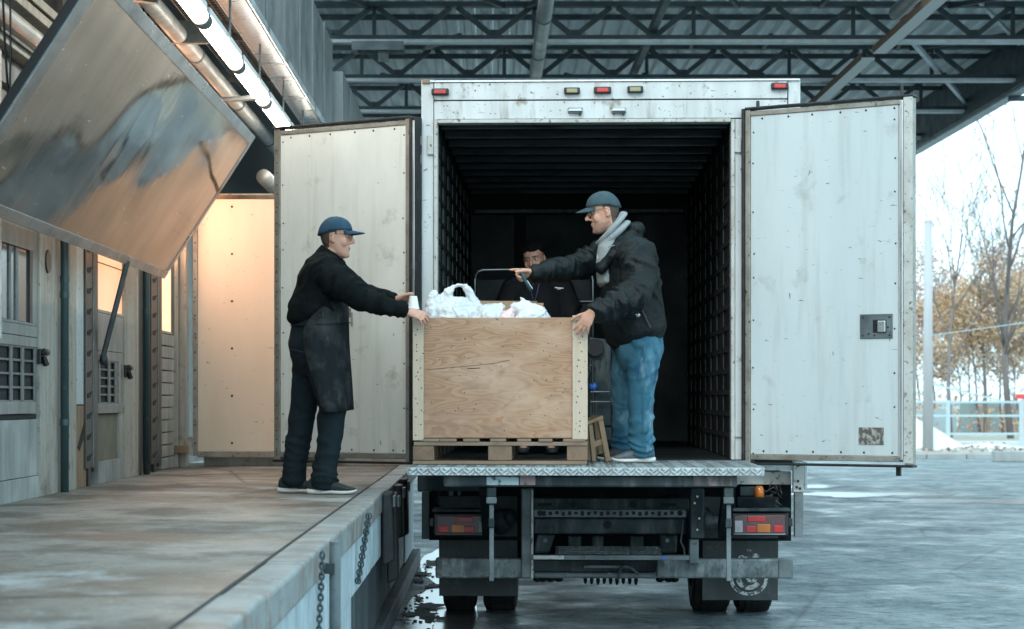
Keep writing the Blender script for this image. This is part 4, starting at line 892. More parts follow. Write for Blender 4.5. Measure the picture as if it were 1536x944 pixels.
# --- tail lift platform
PF = -1.47
pl = empty('tail_lift', (0, 0, 0), 0, truck)
xa, xb = tx(610, PF), tx(1147, PF)
obj('platform', MB().box(xa, xb, PF+.012, -.03, ZF-.045, ZF-.004), tread, pl)
obj('platform_lip', MB().hexa([(xa+.02, PF+.01, ZF-.006), (xb-.02, PF+.01, ZF-.006), (xb-.005, PF-.02, ZF-.052), (xa+.005, PF-.02, ZF-.052)], [(xa+.02, PF+.03, ZF-.006), (xb-.02, PF+.03, ZF-.006), (xb, PF+.03, ZF-.052), (xa, PF+.03, ZF-.052)]), tread, pl, bevel=.004)
st = MB(); n = int((xb-xa)/.034)
for i in range(n):
    for j in range(3):
        c = Vector((xa+.02+(i+.5*(j % 2))*.034, PF-.002-.008*(j), ZF-.016-.0125*j)); a = R(40 if (i+j) % 2 else -40)
        d = Vector((math.cos(a), 0, math.sin(a)))*.012
        if c.x < xb-.02: st.bar(c-d, c+d, .006, .008, up=(0, 1, 0))
tag(obj('tread_studs', st, tread, pl), kind='stuff')
st = MB()
for i in range(int((xb-xa)/.06)):
    for j in range(24):
        c = Vector((xa+.03+(i+.5*(j % 2))*.06, PF+.05+j*.066, ZF-.003)); a = R(45 if (i+j) % 2 else -45); d = Vector((math.cos(a), math.sin(a), 0))*.018
        if c.y < -.05: st.bar(c-d, c+d, .007, .003)
tag(obj('deck_studs', st, tread, pl), kind='stuff')
def lb(name, m, px0, px1, py0, py1, ly0, ly1, parent=None, bevel=.006, **k): return tb(name, m, px0, px1, py0, py1, ly0, ly1, parent or pl, bevel, **k)
lb('lift_tube', chassis, 665, 1106, 713.2, 731, -1.42, -1.28, bevel=.012)
obj('chipped_paint', MB().box(tx(730, -1.422), tx(778, -1.422), -1.423, -1.4205, tz(728, -1.42), tz(715.5, -1.42)), mat('chipped_pale_blue', (.36, .46, .50), .5, layers=[('noise', 18, 6, .52, .6, (.03, .04, .04), .95)]), pl)
obj('chipped_paint', MB().box(tx(780, -1.422), tx(803, -1.422), -1.423, -1.4205, tz(728, -1.42), tz(714, -1.42)), mat('chipped_pink', (.25, .17, .18), .55, layers=[('noise', (26, 26, 5), 6, .46, .58, (.03, .035, .035), .95)]), pl)
obj('chipped_paint', MB().box(tx(1040, -1.422), tx(1100, -1.422), -1.423, -1.4205, tz(729, -1.42), tz(714, -1.42)), mat('chipped_pink_faint', (.20, .15, .155), .55, layers=[('noise', (18, 26, 4), 6, .42, .56, (.035, .042, .042), .95)]), pl)
# swing arms and hanging straps
for px, in ((737,), (1093,)):
    a = lb('strap_hanger', chassis, px-7, px+7, 731.2, 757, -1.40, -1.33)
    lb('strap_clamp', grey_steel, px-8, px+8, 746, 756, -1.415, -1.401, a)
    lb('strap', grey_steel, px-3.2, px+3.6, 757, 872, -1.39, -1.37, a, bevel=.003)
    lb('strap_joint', chassis, px-4.5, px+4.5, 778, 792, -1.405, -1.391, a)
    obj('lift_arm', MB().bar((tx(px-6, -.9), -1.3, tz(722, -1.3)), (tx(px-6, -.2), -.1, tz(795, -.1)), .07, .12), chassis_dark, pl)
lb('guide_post', grey_steel, 781.5, 799.5, 733, 868, -.28, -.16, bevel=.01)
lb('guide_edge', frame_paint, 796.5, 800.0, 733, 868, -.30, -.281, bevel=.003)
lb('guide_post', chassis, 1035.5, 1056.5, 733, 808, -.30, -.16, bevel=.01)
lb('guide_foot', grey_steel, 1034, 1048, 809, 846, -.26, -.16, bevel=.006)
for a, b in ((1046, 745), (1042, 755), (1049, 778), (1046, 795)): lb('bolt', chrome, a-1.5, a+1.5, b-1.5, b+1.5, -.312, -.3005, bevel=.002)
# cross members
def cyl(name, m, px, py, ly, r, L, parent, n=14): return obj(name, MB().loft([(tx(px, ly), ly, tz(py, ly, px)), (tx(px, ly), ly+L, tz(py, ly, px))], [r, r], ref=(0, 0, 1), n=n, round_=False), m, parent)
c1 = lb('cross_member', chassis, 800, 1034, 748, 765, -.05, .05)
for px in (860, 950): cyl('hole', dark_void, px, 756, -.053, .025, .004, c1)
for px in (817, 1003): obj('slot', MB().box(tx(px-11, -.053), tx(px+11, -.053), -.053, -.049, tz(759, -.05), tz(755, -.05)), dark_void, c1)
c2 = lb('step_ladder_bar', grey_steel, 800, 1030, 764.5, 776.5, -.18, -.12)
st = MB()
for i in range(21):
    px = 816+i*9.6; st.box(tx(px-2.6, -.182), tx(px+2.6, -.182), -.1825, -.1798, tz(774-(i % 3), -.18), tz(767+(i % 2), -.18))
tag(obj('tread_slots', st, dark_void, c2), kind='stuff')
for px in (810, 1020): cyl('hole', dark_void, px, 770, -.183, .018, .004, c2)
c3 = lb('cross_member', chassis, 800, 1026, 777.5, 801.5, -.06, .06, bevel=.012)
cyl('hole', dark_void, 911, 787.5, -.064, .028, .005, c3)
tb('under_beam', chassis_dark, 800, 1034, 731, 747, .25, .40)
tb('rear_cross_tube', chassis_dark, 800, 1034, 802, 826, .5, .6)
for s, px in ((1, 818), (-1, 1001)):
    k = obj('hinge_lug', MB().hexa([(tx(px-14-4*s, .02), .02, tz(830, .02)), (tx(px+10-4*s, .02), .02, tz(830, .02)), (tx(px+15, .02), .02, tz(802, .02)), (tx(px-12, .02), .02, tz(802, .02))], [(tx(px-14-4*s, .02), .07, tz(830, .02)), (tx(px+10-4*s, .02), .07, tz(830, .02)), (tx(px+15, .02), .07, tz(802, .02)), (tx(px-12, .02), .07, tz(802, .02))]), chassis, truck, bevel=.012)
    cyl('lug_bolt', grey_steel, px, 811, .008, .014, .012, k)
for a, b in ((852, 872), (888, 905), (945, 965)): tb('web_plate', chassis, a, b, 804, 832, .18, .22, bevel=.01)
stp = obj('folding_step', MB().hexa([(tx(833, -.30), -.36, tz(838, -.36)), (tx(992, -.30), -.36, tz(838, -.36)), (tx(992, .02), .08, tz(824, .08)), (tx(833, .02), .08, tz(824, .08))], [(tx(833, -.30), -.36, tz(838, -.36)+.02), (tx(992, -.30), -.36, tz(838, -.36)+.02), (tx(992, .02), .08, tz(824, .08)+.02), (tx(833, .02), .08, tz(824, .08)+.02)]), tread, truck, bevel=.003)
st = MB()
for i in range(30):
    for j in range(6):
        v = j/5.5; x = tx(837+i*5.1+(j % 2)*2.5, -.3+.3*v); yv = -.34+.42*v; z = tz(838, -.36)+.021+(tz(824, .08)-tz(838, -.36))*v
        a = R(35 if (i+j) % 2 else -35); d = Vector((math.cos(a)*.010, math.sin(a)*.018, 0)); st.bar((x-d.x, yv-d.y, z), (x+d.x, yv+d.y, z), .006, .006)
tag(obj('step_studs', st, tread, stp), kind='stuff')
sb = lb('step_bar', grey_steel, 797, 1034, 833, 840.5, -.40, -.33, bevel=.004)
obj('blue_marker', MB().box(tx(993, -.402), tx(1001, -.402), -.403, -.4002, tz(839, -.4), tz(834, -.4)), mat('blue_sticker', (.05, .16, .45), .5), sb)
lb('step_end', frame_paint, 800, 846, 833.5, 839.5, -.415, -.4005, bevel=.004)
tb('lower_tube', grey_steel, 800, 985, 859, 868, -.05, .03, bevel=.012)
tb('lower_rail', chassis, 800, 985, 841, 858, .0, .06)
tb('lower_rail', grey_steel, 875, 945, 848, 853, -.06, -.02)
obj('hose', MB().tube([(tx(927, -.08), -.08, tz(870, -.08)), (tx(931, -.08), -.09, tz(852, -.08)), (tx(937, -.08), -.1, tz(848.5, -.08)), (tx(947, -.08), -.09, tz(852, -.08)), (tx(958, -.08), -.06, tz(862, -.08))], .009, n=8), grey_steel, truck, smooth=True)
cyl('eyelet', grey_steel, 851, 862, -.07, .014, .02, truck); cyl('eyelet', grey_steel, 914, 861, -.07, .010, .02, truck)
for i in range(9):
    px = 878+i*9.5; obj('hanging_cable', MB().ell((tx(px, .0), .0, tz(870, 0)), (.013, .02, .028+.004*(i % 3)), nu=8, nv=5), chassis_dark, truck, smooth=True)
for px in (806, 815, 826, 838, 990, 1003, 1012): obj('cable_clip', MB().ell((tx(px, .0), .0, tz(869, 0)), (.03, .03, .02), nu=8, nv=5), chassis_dark, truck, smooth=True)
obj('thin_cable', MB().tube([(tx(1025, -.2), -.2, tz(780, -.2)), (tx(1023, -.2), -.2, tz(800, -.2)), (tx(1021, -.2), -.2, tz(812, -.2)), (tx(1026, -.2), -.2, tz(822, -.2)), (tx(1027, -.2), -.2, tz(832, -.2))], .006, n=6), grey_steel, truck)
# bumper in two halves and the worn centre
tb('bumper', bumper_m, 653, 797, 837.5, 868, -.20, -.10, bevel=.012)
tb('bumper', bumper_m, 985, 1189.5, 838.5, 868, -.20, -.10, bevel=.012)
tb('bumper_end', grey_steel, 1168, 1190, 839, 867.5, -.212, -.2005, bevel=.008)
# sill, side rails, posts
tb('sill_beam', white_paint, 1105, 1192, 694.5, 706, -.005, .08)
obj('outrigger', MB().hexa([(tx(1104, .06), .06, tz(727, .06)), (tx(1187, .06), .06, tz(727, .06)), (tx(1187, .06), .06, tz(707, .06)), (tx(1104, .06), .06, tz(707, .06))], [(tx(1104, .06), .10, tz(727, .06)), (tx(1172, .06), .10, tz(727, .06)), (tx(1187, .06), .10, tz(707, .06)), (tx(1104, .06), .10, tz(707, .06))]), frame_paint, truck, bevel=.006)
tb('corner_post', frame_paint, 1190, 1206, 694, 738.5, -.03, .04)
tb('guide_leg', grey_steel, 1192, 1205, 739, 806, -.02, .05)
tb('side_skirt', white_paint, 1206.3, 1211, 692, 734, .1, .5)
tb('corner_post', chassis, 626, 650, 712, 738, -.03, .04, bevel=.012)
tb('guide_leg', chassis, 632.5, 644, 738.5, 809, -.02, .05)
for z, px in ((698, 1198), (722, 1197), (733, 1200), (731, 1195)): cyl('bolt', black, px, z, -.036, .010, .008, truck, 8)
tb('inner_sill', chassis, 640, 730, 714, 737, -.02, .06); tb('frame_bracket', chassis, 1110, 1133, 730, 744, .05, .12)
tb('hanger_lug', grey_steel, 673, 680, 728, 744, .02, .05); tb('hanger_lug', grey_steel, 686, 691, 728, 744, .02, .05)
# tail lights
def tail(x0, x1, y0, y1, mir, lab):
    h = tb('tail_light', black, x0, x1, y0, y1, -.16, .02, bevel=.01, label=lab)
    W_ = x1-x0; ly = -.168
    def ln(n_, m_, a, b, c, d, e=0.0):
        if mir: a, b = W_-b, W_-a
        return tb(n_, m_, x0+a, x0+b, y0+c, y0+d, ly-e, -.1605, h, bevel=.004)
    hh = y1-y0
    ln('lens', lens_smoke, 4, W_-5, 4, hh-4)
    ln('lens', lens_red, 24, W_-34, 5.5, hh*.40, .004)
    ln('amber_lens', lens_amber, W_-47, W_-27, hh*.5, hh-5, .006)
    ln('red_lens', lens_red, W_-22, W_-8, hh*.56, hh-5, .006)
    ln('red_lens', lens_red, 22, 38, hh*.58, hh-5, .006)
    ln('clear_lens', lens_clear, 5, 17, hh*.35, hh-5, .004)
    ln('rim', chrome, 3, W_-4, hh-3, hh-2, .01)
    tb('rain_lip', chassis, x0-2, x1+3, y0-6, y0-1.5, -.19, .02, h, bevel=.004)
    return h
tail(1097, 1182.5, 769, 804, False, 'right tail light cluster, brighter and cleaner')
tail(650, 734, 770, 804, True, 'left tail light cluster, dirty and dark')
for px in (1185, 647): tb('light_bracket', black, px-3, px+4, 778, 790, -.08, .02)
obj('amber_beacon', MB().loft([(tx(1139, -.02), -.02, tz(745, -.02)), (tx(1139, -.02), -.02, tz(732, -.02))], [.033, .029], n=14), lens_amber, truck, smooth=True)
tb('light_box', chassis_dark, 1105, 1164, 746, 764, -.08, .04, bevel=.012)
def cab(pts, r=.007): obj('cable', MB().tube([(tx(a, .0), .0+.02*math.sin(i*2), tz(b, .0)) for i, (a, b) in enumerate(pts)], r, n=6), black, truck, smooth=True)
cab([(1140, 731), (1150, 738), (1160, 730), (1166, 736), (1158, 742), (1150, 748)]); cab([(1164, 728), (1168, 742), (1173, 748), (1172, 738), (1169, 728)], .006); cab([(1145, 745), (1158, 744), (1164, 752), (1172, 760)], .009); cab([(1155, 727), (1153, 736), (1164, 739)], .005)
cab([(655, 731), (659, 741), (655, 750), (660, 760), (655, 770)], .006); cab([(662, 731), (660, 738), (657, 742)], .007)
obj('coupling', MB().loft([(tx(1060, .0), .0, tz(782, 0)), (tx(1090, 0), .0, tz(784, 0))], [.05, .03], ref=(0, 0, 1), n=12), grey_steel, truck, smooth=True)
cab([(1060, 762), (1066, 768), (1069, 774), (1066, 780)], .009)
obj('gear_casting', MB().ell((tx(752, .15), .15, tz(783, .15)), (.075, .06, .09)).ell((tx(764, .15), .13, tz(776, .15)), (.05, .05, .06)), chassis, truck, smooth=True)
# chassis rails, axle, dark mass beneath the box
for x in (-.42, .42): obj('chassis_rail', MB().box(x-.04, x+.04, .05, 5.2, .62, .86), chassis_dark, truck)
obj('axle', MB().loft([(-.9, 1.1, .44), (-.2, 1.1, .44), (0, 1.1, .46), (.2, 1.1, .44), (.9, 1.1, .44)], [.07, .09, .2, .09, .07], ref=(0, 0, 1)), chassis_dark, truck, smooth=True)
obj('under_tank', MB().box(-.5, .5, 1.6, 4.8, .50, .8), chassis_dark, truck, bevel=.03)
obj('underfloor', MB().box(XL_+.1, XR_-.1, .3, 5.2, .90, ZF-.065), chassis_dark, truck)
obj('mud_guard', MB().box(-1.22, -.5, .30, .36, .55, 1.0), chassis_dark, truck); obj('mud_guard', MB().box(.52, 1.22, .30, .36, .55, 1.0), chassis_dark, truck)
def flapq(px0, px1, py0, py1, ly, lab):
    return obj('mud_flap', MB().hexa([(tx(px0, ly), ly+.05, tz(py1, ly)), (tx(px1, ly), ly+.05, tz(py1, ly)), (tx(px1, ly), ly+.065, tz(py1, ly)), (tx(px0, ly), ly+.065, tz(py1, ly))], [(tx(px0, ly), ly, tz(py0, ly)), (tx(px1, ly), ly, tz(py0, ly)), (tx(px1, ly), ly+.015, tz(py0, ly)), (tx(px0, ly), ly+.015, tz(py0, ly))]), flapm, truck, bevel=.003, label=lab)
mfR = flapq(1054, 1168, 745, 901, .28, 'right mud flap with worn white round print')
flapq(658, 776, 745, 896, .28, 'left mud flap, bent and dirty')
# worn round print (chalky ring and blots) lying on the right flap
def fl_y(z): return .28+.05*(tz(745, .28)-z)/(tz(745, .28)-tz(901, .28))-.0035
mb = MB(); cx, cz = tx(1124, .28), tz(868, .28)
for rr_, w_, a0, a1 in ((.105, .022, 0, 6.283), (.062, .03, .3, 5.8)):
    n = 28
    for k in range(n):
        a = a0+(a1-a0)*k/n; b = a0+(a1-a0)*(k+1)/n
        ps = [(cx+math.cos(t)*r_*1.12, cz+math.sin(t)*r_) for t, r_ in ((a, rr_-w_/2), (b, rr_-w_/2), (b, rr_+w_/2), (a, rr_+w_/2))]
        mb.add([(x, fl_y(z), z) for x, z in ps], [(0, 1, 2, 3)])
for dx, dz, s in ((0, .125, .03), (-.05, .14, .018), (.045, .15, .02), (0, .19, .012), (.02, 0, .03), (-.09, .10, .014)):
    mb.add([(cx+dx+math.cos(k*.785)*s*1.3, fl_y(cz+dz), cz+dz+math.sin(k*.785)*s) for k in range(8)], [tuple(range(8))])
obj('worn_print', mb, chalk_m, mfR)
# wheels
def wheel(x0, x1):
    xc = (x0+x1)/2; wv = (x1-x0)/2; r = .445; wy = 1.15
    mb = MB(); prof = [(-wv*.95, r*.62), (-wv, r*.80), (-wv*.96, r*.93), (-wv*.82, r*.985), (-wv*.5, r), (0, r), (wv*.5, r), (wv*.82, r*.985), (wv*.96, r*.93), (wv, r*.80), (wv*.95, r*.62)]
    n = 64; vs = []; fs = []
    for k in range(n):
        a = 2*math.pi*k/n
        for x, rr_ in prof: vs.append((xc+x, wy+math.cos(a)*rr_, r+math.sin(a)*rr_))
    m = len(prof)
    for k in range(n):
        for i in range(m-1): fs.append((k*m+i, k*m+i+1, ((k+1) % n)*m+i+1, ((k+1) % n)*m+i))
    w_ = empty('wheel', (0, 0, .0), 0, truck)
    t = obj('tyre', mb.add(vs, fs), tyre_m, w_, smooth=True)
    st = MB()
    for k in range(72):
        a = 2*math.pi*k/72; b = a+2*math.pi/72*.82
        for i, (u, v) in enumerate(((-.84, -.54), (-.48, -.18), (-.13, .13), (.18, .48), (.54, .84))):
            rr_ = r+.004-(.012 if i in (0, 4) else 0)
            q_ = [(xc+wv*s, wy+math.cos(t_)*rk, r+math.sin(t_)*rk) for rk in (rr_-.022, rr_+.008) for s, t_ in ((u, a), (v, a), (v, b), (u, b))]
            st.add(q_, [(4, 5, 6, 7), (0, 1, 5, 4), (1, 2, 6, 5), (2, 3, 7, 6), (3, 0, 4, 7)])
    tag(obj('tread_blocks', st, tyre_m, w_), kind='stuff')
    obj('rim', MB().loft([(x0+.03, wy, r), (x1-.03, wy, r)], [r*.64, r*.64], ref=(0, 0, 1), n=28, round_=False), chassis, w_)
    return w_
for a, b in ((664, 714), (724, 776), (1037, 1096), (1104, 1159)):
    wheel(tx(a, .95), tx(b, .95))
obj('underbody_sheet', MB().box(-.95, .95, 3.0, 3.05, .35, .95), chassis_dark, truck)  # dark upright sheet across the underside beyond the rear wheels
# ================================================================== CARGO
CR = R(-3.0); CO = Vector((.060, 12.92, ZF))
def crate_things():
    # pallet
    p = empty('wood_pallet', CO, CR); tag(p, 'worn wooden pallet under the plywood crate on the tail lift', 'pallet')
    Wd, Dp = 1.067, .80
    for i in range(3):
        x0 = [-Wd/2, -.072, Wd/2-.125][i]; x1 = x0+[.13, .145, .125][i]
        for j in range(3):
            y0 = [0, Dp/2-.05, Dp-.10][j]
            b = obj('block', MB().box(x0, x1, y0+.004, y0+.10, .024, .113), pallet_end, p, bevel=.005)
    for j in range(3):
        y0 = [0, Dp/2-.06, Dp-.10][j]
        bx('bottom_board', pallet_m, p, -Wd/2, Wd/2-.004, y0, y0+.10, 0, .022, bevel=.003)
        bx('stringer_board', pallet_m, p, -Wd/2+.006, Wd/2, y0, y0+.10, .115, .138, bevel=.003)
    for x0, w_ in ((-.47, .10), (-.37, .105), (-.225, .10), (-.06, .098), (.105, .085), (.235, .085), (.385, .135)):
        bx('deck_board', pallet_m, p, x0, x0+w_, -.004+rnd.uniform(-.006, .006), Dp, .139, .158, bevel=.004)
    c = empty('plywood_crate', CO+Vector((0, 0, .159)), CR); tag(c, 'open plywood crate with pale corner battens full of white bags', 'crate')
    H = .742; x0, x1 = -.533, .533
    bx('panel', ply, c, x0+.068, x1-.092, .012, .03, 0.004, H-.004, bevel=.002)
    bx('corner_batten', batten, c, x0, x0+.067, 0, .05, -.012, H-.010, bevel=.003)
    bx('corner_batten', batten, c, x1-.091, x1, 0, .05, -.006, H+.008, bevel=.003)
    bx('side_batten', batten, c, x1-.019, x1+.002, .052, .14, 0, H-.02, bevel=.003)
    bx('panel', ply, c, x0+.02, x0+.04, .052, Dp-.03, .004, H-.01); bx('panel', ply, c, x1-.06, x1-.04, .052, Dp-.03, .004, H-.01)
    bx('panel', ply, c, x0+.05, x1-.07, Dp-.03, Dp-.012, .004, H-.01); bx('floor', ply, c, x0+.05, x1-.07, .032, Dp-.035, 0, .012)
    nl = MB()
    for k in range(34): nl.ell((random.uniform(x0+.09, x1-.11), .0115, random.uniform(.03, H-.03)), (.0035, .003, .0035), nu=6, nv=3)
    for xx in (x0+.034, x1-.045):
        for k in range(16): nl.ell((xx+random.uniform(-.02, .02), -.0005, .03+k*(H-.06)/15+random.uniform(-.015, .015)), (.004, .003, .005), nu=6, nv=3)
    tag(obj('nails', nl, black, c), kind='stuff')
    # stamps and cracks on the front (flat, 1 mm proud)
    for xx, zz, w_ in ((-.11, .115, .05), (-.03, .115, .045)): obj('repair_patch', MB().hexa([(xx, .0105, zz-.008), (xx+w_, .0105, zz-.012), (xx+w_-.006, .0105, zz+.014), (xx+.006, .0105, zz+.012)], [(xx, .0118, zz-.008), (xx+w_, .0118, zz-.012), (xx+w_-.006, .0118, zz+.014), (xx+.006, .0118, zz+.012)]), mat('patch_orange_wood', (.42, .20, .10), .6) if 'patch_orange_wood' not in MATS else MATS['patch_orange_wood'], c)
    obj('crack', MB().bar((x0+.08, .0112, H*.565), (-.05, .0112, H*.615), .0012, .002).bar((-.05, .0112, H*.615), (.06, .0112, H*.645), .0012, .0025).bar((-.20, .0112, H*.575), (-.12, .0112, H*.58), .0012, .004), dark_void, c)
    return p, c
pallet, crate = crate_things()
CT = CO.z+.159+.742
def crumple(mb_pts_mesh, amp, f, seed):
    co = coords(mb_pts_mesh); no = normals(mb_pts_mesh); o = Vector((seed, seed*2, seed*3))
    d = np.array([amp*(1.3*(1-abs(noise.noise(Vector(c)*f+o))*2)**3-.3)+amp*.8*(1-abs(noise.noise(Vector(c)*f*2.3+o))*2)**2-amp*.3 for c in co])
    mb_pts_mesh.vertices.foreach_set('co', (co+no*d[:, None]).astype(np.float32).ravel()); mb_pts_mesh.update(); return mb_pts_mesh
def bag(name, label, shapes, m, voxel=.009, amp=.012, seed=1, cut=None):
    mb = MB()
    for s in shapes: mb.loft(*s[:2], ref=(0, 1, 0), n=14)
    me = remesh(mb, voxel, 3); crumple(me, amp, 11, seed)
    o = obj(name, me, m); tag(o, label, 'bag', 'plastic bags heaped in the crate'); return o
def C(px, py, d): return P(px, py, d)
d = 13.18
bag('carrier_bag', 'big white carrier bag with handle hole standing at left in crate',
    [([C(690, 505, d), C(690, 475, d), C(685, 460, d), C(686, 452, d)], [(.15, .195), (.14, .165), (.10, .135), (.05, .10)]),
     ([C(655, 460, d), C(668, 448, d), C(675, 435, d), C(681, 430, d), C(690, 427.5, d)], [(.05, .06), (.04, .045), (.03, .022), (.02, .014), (.016, .012)]),
     ([C(690, 427.5, d), C(697, 429.5, d), C(703, 439, d), C(716, 466, d)], [(.016, .012), (.018, .014), (.03, .026), (.05, .05)]),
     ([C(648, 480, d), C(648, 455, d), C(652, 441, d)], [(.07, .045), (.06, .04), (.035, .03)])], bag_m, .0055, .007, 3)
bag('carrier_bag', 'slumped white bag lying low in the middle of crate',
    [([C(735, 490, 13.15), C(738, 474, 13.15), C(748, 464, 13.15), C(756, 461, 13.15)], [(.13, .15), (.12, .12), (.07, .05), (.03, .02)]), ([C(715, 480, 13.13), C(730, 470, 13.13), C(742, 466, 13.13)], [.05, .04, .025])], bag_m, .008, .010, 7)
bag('carrier_bag', 'white bag with upright twisted handle at right in crate',
    [([C(795, 495, 13.1), C(790, 474, 13.1), C(782, 464, 13.1), C(770, 460, 13.1)], [(.12, .16), (.11, .12), (.06, .06), (.03, .03)]),
     ([C(786, 468, 13.1), C(787, 457, 13.1), C(783, 449, 13.1), C(780, 446.5, 13.1)], [(.03, .05), (.018, .028), (.012, .014), (.006, .006)])], bag_m, .007, .007, 11)
bag('carrier_bag', 'small pink tinted bag between the two low white bags', [([C(757, 486, 13.08), C(763, 472, 13.08), C(768, 464, 13.08)], [(.06, .05), (.05, .04), (.025, .015)])], bag_pink, .007, .006, 15)
bag('carrier_bag', 'small white bag knot peeking over crate at far right', [([C(812, 486, 13.1), C(809, 475, 13.1), C(807, 471, 13.1)], [.04, .03, .018])], bag_m, .006, .004, 19)
cb_ = empty('cardboard_box', C(767, 474, 13.5)-Vector((0, 0, .18))); tag(cb_, 'open brown cardboard box standing behind the white bags', 'box')
bx('front_side', card, cb_, -.20, .165, 0, .006, 0, .275); bx('back_side', card, cb_, -.20, .165, .22, .226, 0, .27); bx('left_side', card, cb_, -.206, -.2, 0, .226, 0, .274); bx('right_side', card, cb_, .165, .171, 0, .226, 0, .255)
o = obj('flap', MB().hexa([(.10, -.004, .19), (.17, -.004, .19), (.17, -.001, .19), (.10, -.001, .19)], [(.08, -.03, .26), (.165, -.03, .262), (.165, -.027, .262), (.08, -.027, .26)]), card, cb_)
ob = empty('small_box', C(808.5, 478, 13.15)-Vector((0, 0, .05))); tag(ob, 'small orange brown printed carton right of the cardboard box', 'box')
bx('carton', mat('carton_print', (.33, .16, .085), .6, layers=[('noise', 26, 3, .5, .56, (.55, .20, .05), .8), ('noise', 40, 3, .55, .6, (.12, .06, .04), .8)]), ob, -.028, .028, 0, .05, 0, .14, bevel=.002); bx('lid', card, ob, -.0285, .0285, -.001, .051, .1405, .146)
cp_ = empty('paper_cup', C(620, 463, 13.0)); tag(cp_, 'white upturned cup on crate corner beside the bag', 'cup')
obj('cup', MB().loft([(0, 0, .0), (0, 0, .076)], [.036, .023], n=20, round_=False), cup_m, cp_, smooth=False, bevel=.003)
obj('rim', MB().loft([(0, 0, -.004), (0, 0, .004)], [.038, .038], n=20, round_=False), cup_m, cp_)
# step stool
so = empty('step_stool', P(896, 692, 13.55)+Vector((0, 0, 0)), R(12)); so.location.z = ZF; tag(so, 'small wooden step stool standing right of the crate', 'stool')
k = 13.55/FPX
def S(px, py, yy): return Vector(((px-896)*k, yy, (692-py)*k))
for yy in (0, .16):
    obj('leg', MB().bar(S(885+(4 if yy else 0), 636, yy+.0), S(889+(2 if yy else 0), 691.5, yy-.02), .028, .03, up=(0, 1, 0)), stool_m, so, bevel=.003)
    obj('leg', MB().bar(S(900+(2 if yy else 0), 628, yy+.0), S(911, 691.5, yy-.02), .034, .032, up=(0, 1, 0)), stool_m, so, bevel=.003)
obj('rung', MB().bar(S(888, 667, -.005), S(904, 661.5, -.005), .036, .022, up=(0, 1, 0)), stool_m, so, bevel=.003)
obj('rung', MB().bar(S(889, 667, .15), S(905, 662, .15), .036, .022, up=(0, 1, 0)), stool_m, so, bevel=.003)
obj('top_board', MB().hexa([S(879, 637, -.03), S(904, 628, -.03), S(905, 628, .19), S(880, 636, .19)], [S(879, 631.5, -.03), S(903, 622.5, -.03), S(904, 622.5, .19), S(880, 631, .19)]), stool_m, so, bevel=.004)
obj('back_board', MB().hexa([S(890, 690, .135), S(907, 690, .135), S(907, 690, .146), S(890, 690, .146)], [S(889, 668, .135), S(904, 664, .135), S(904, 664, .146), S(889, 668, .146)]), stool_m, so)
# tube frame and pump cart inside the truck
tf = empty('tube_frame', P(800, 640, 16.1)); tf.location.z = ZF; tag(tf, 'bent chrome tube frame standing behind the crate in the truck', 'tube frame')
def Q(px, py, d=16.1): return P(px, py, d)-Vector(tf.location)
obj('hoop', MB().tube([Q(713, 651), Q(713, 420), Q(714, 412), Q(718, 407), Q(724, 405), Q(760, 404.5), Q(876, 404.5), Q(884, 407), Q(888, 412), Q(889, 422), Q(889, 651)], .011, n=10), chrome, tf, smooth=True)
obj('crossbar', MB().tube([Q(713, 452), Q(889, 452)], .010, n=8), chrome, tf); obj('crossbar', MB().tube([Q(713, 560), Q(889, 560)], .010, n=8), chrome, tf)
for px in (713, 889): obj('foot', MB().tube([Q(px, 652, 15.8), Q(px, 649, 16.4)], .012, n=8), black, tf)
obj('backing_panel', MB().hexa([Q(714, 520, 16.13), Q(888, 520, 16.13), Q(888, 420, 16.13), Q(714, 420, 16.13)], [Q(714, 520, 16.15), Q(888, 520, 16.15), Q(888, 420, 16.15), Q(714, 420, 16.15)]), box_inner, tf)
pc = empty('pump_cart', P(900, 672, 14.9)); pc.location.z = ZF; tag(pc, 'grey equipment cart with round black port beside the crate', 'cart')
def Q2(px, py, d=14.9): return P(px, py, d)-Vector(pc.location)
obj('cabinet', MB().hexa([Q2(884, 640), Q2(917, 640), Q2(917, 640, 15.3), Q2(884, 640, 15.3)], [Q2(884, 506), Q2(917, 510), Q2(917, 510, 15.3), Q2(884, 506, 15.3)]), chassis, pc, bevel=.01)
obj('port', MB().loft([Q2(893, 522, 14.89), Q2(893, 522, 14.85)], [.062, .058], ref=(0, 0, 1), n=20, round_=False), black, pc)
obj('hose_ring', MB().tube([Q2(888+5*math.cos(a), 553+5*math.sin(a), 14.86) for a in np.linspace(0, 6.0, 13)], .006, n=6, closed=True), black, pc)
obj('blue_valve', MB().ell(Q2(890, 580, 14.86), (.03, .02, .032)), blue_plastic, pc, smooth=True)
obj('hose', MB().tube([Q2(889, 540, 14.86), Q2(889, 575, 14.85), Q2(890, 620, 14.86)], .010, n=6), black, pc)
obj('rail', MB().tube([Q2(886, 603, 14.85), Q2(915, 603, 14.85), Q2(915, 588, 14.85), Q2(886, 588, 14.85)], .007, n=6), grey_steel, pc)
for px in (888, 913): obj('caster', MB().loft([Q2(px-2, 664, 15.0), Q2(px+2, 664, 15.0)], [.05, .05], ref=(0, 0, 1), n=16), black, pc); 
obj('base_rail', MB().hexa([Q2(884, 660), Q2(917, 660), Q2(917, 660, 15.3), Q2(884, 660, 15.3)], [Q2(884, 641), Q2(917, 641), Q2(917, 641, 15.3), Q2(884, 641, 15.3)]), chassis, pc)
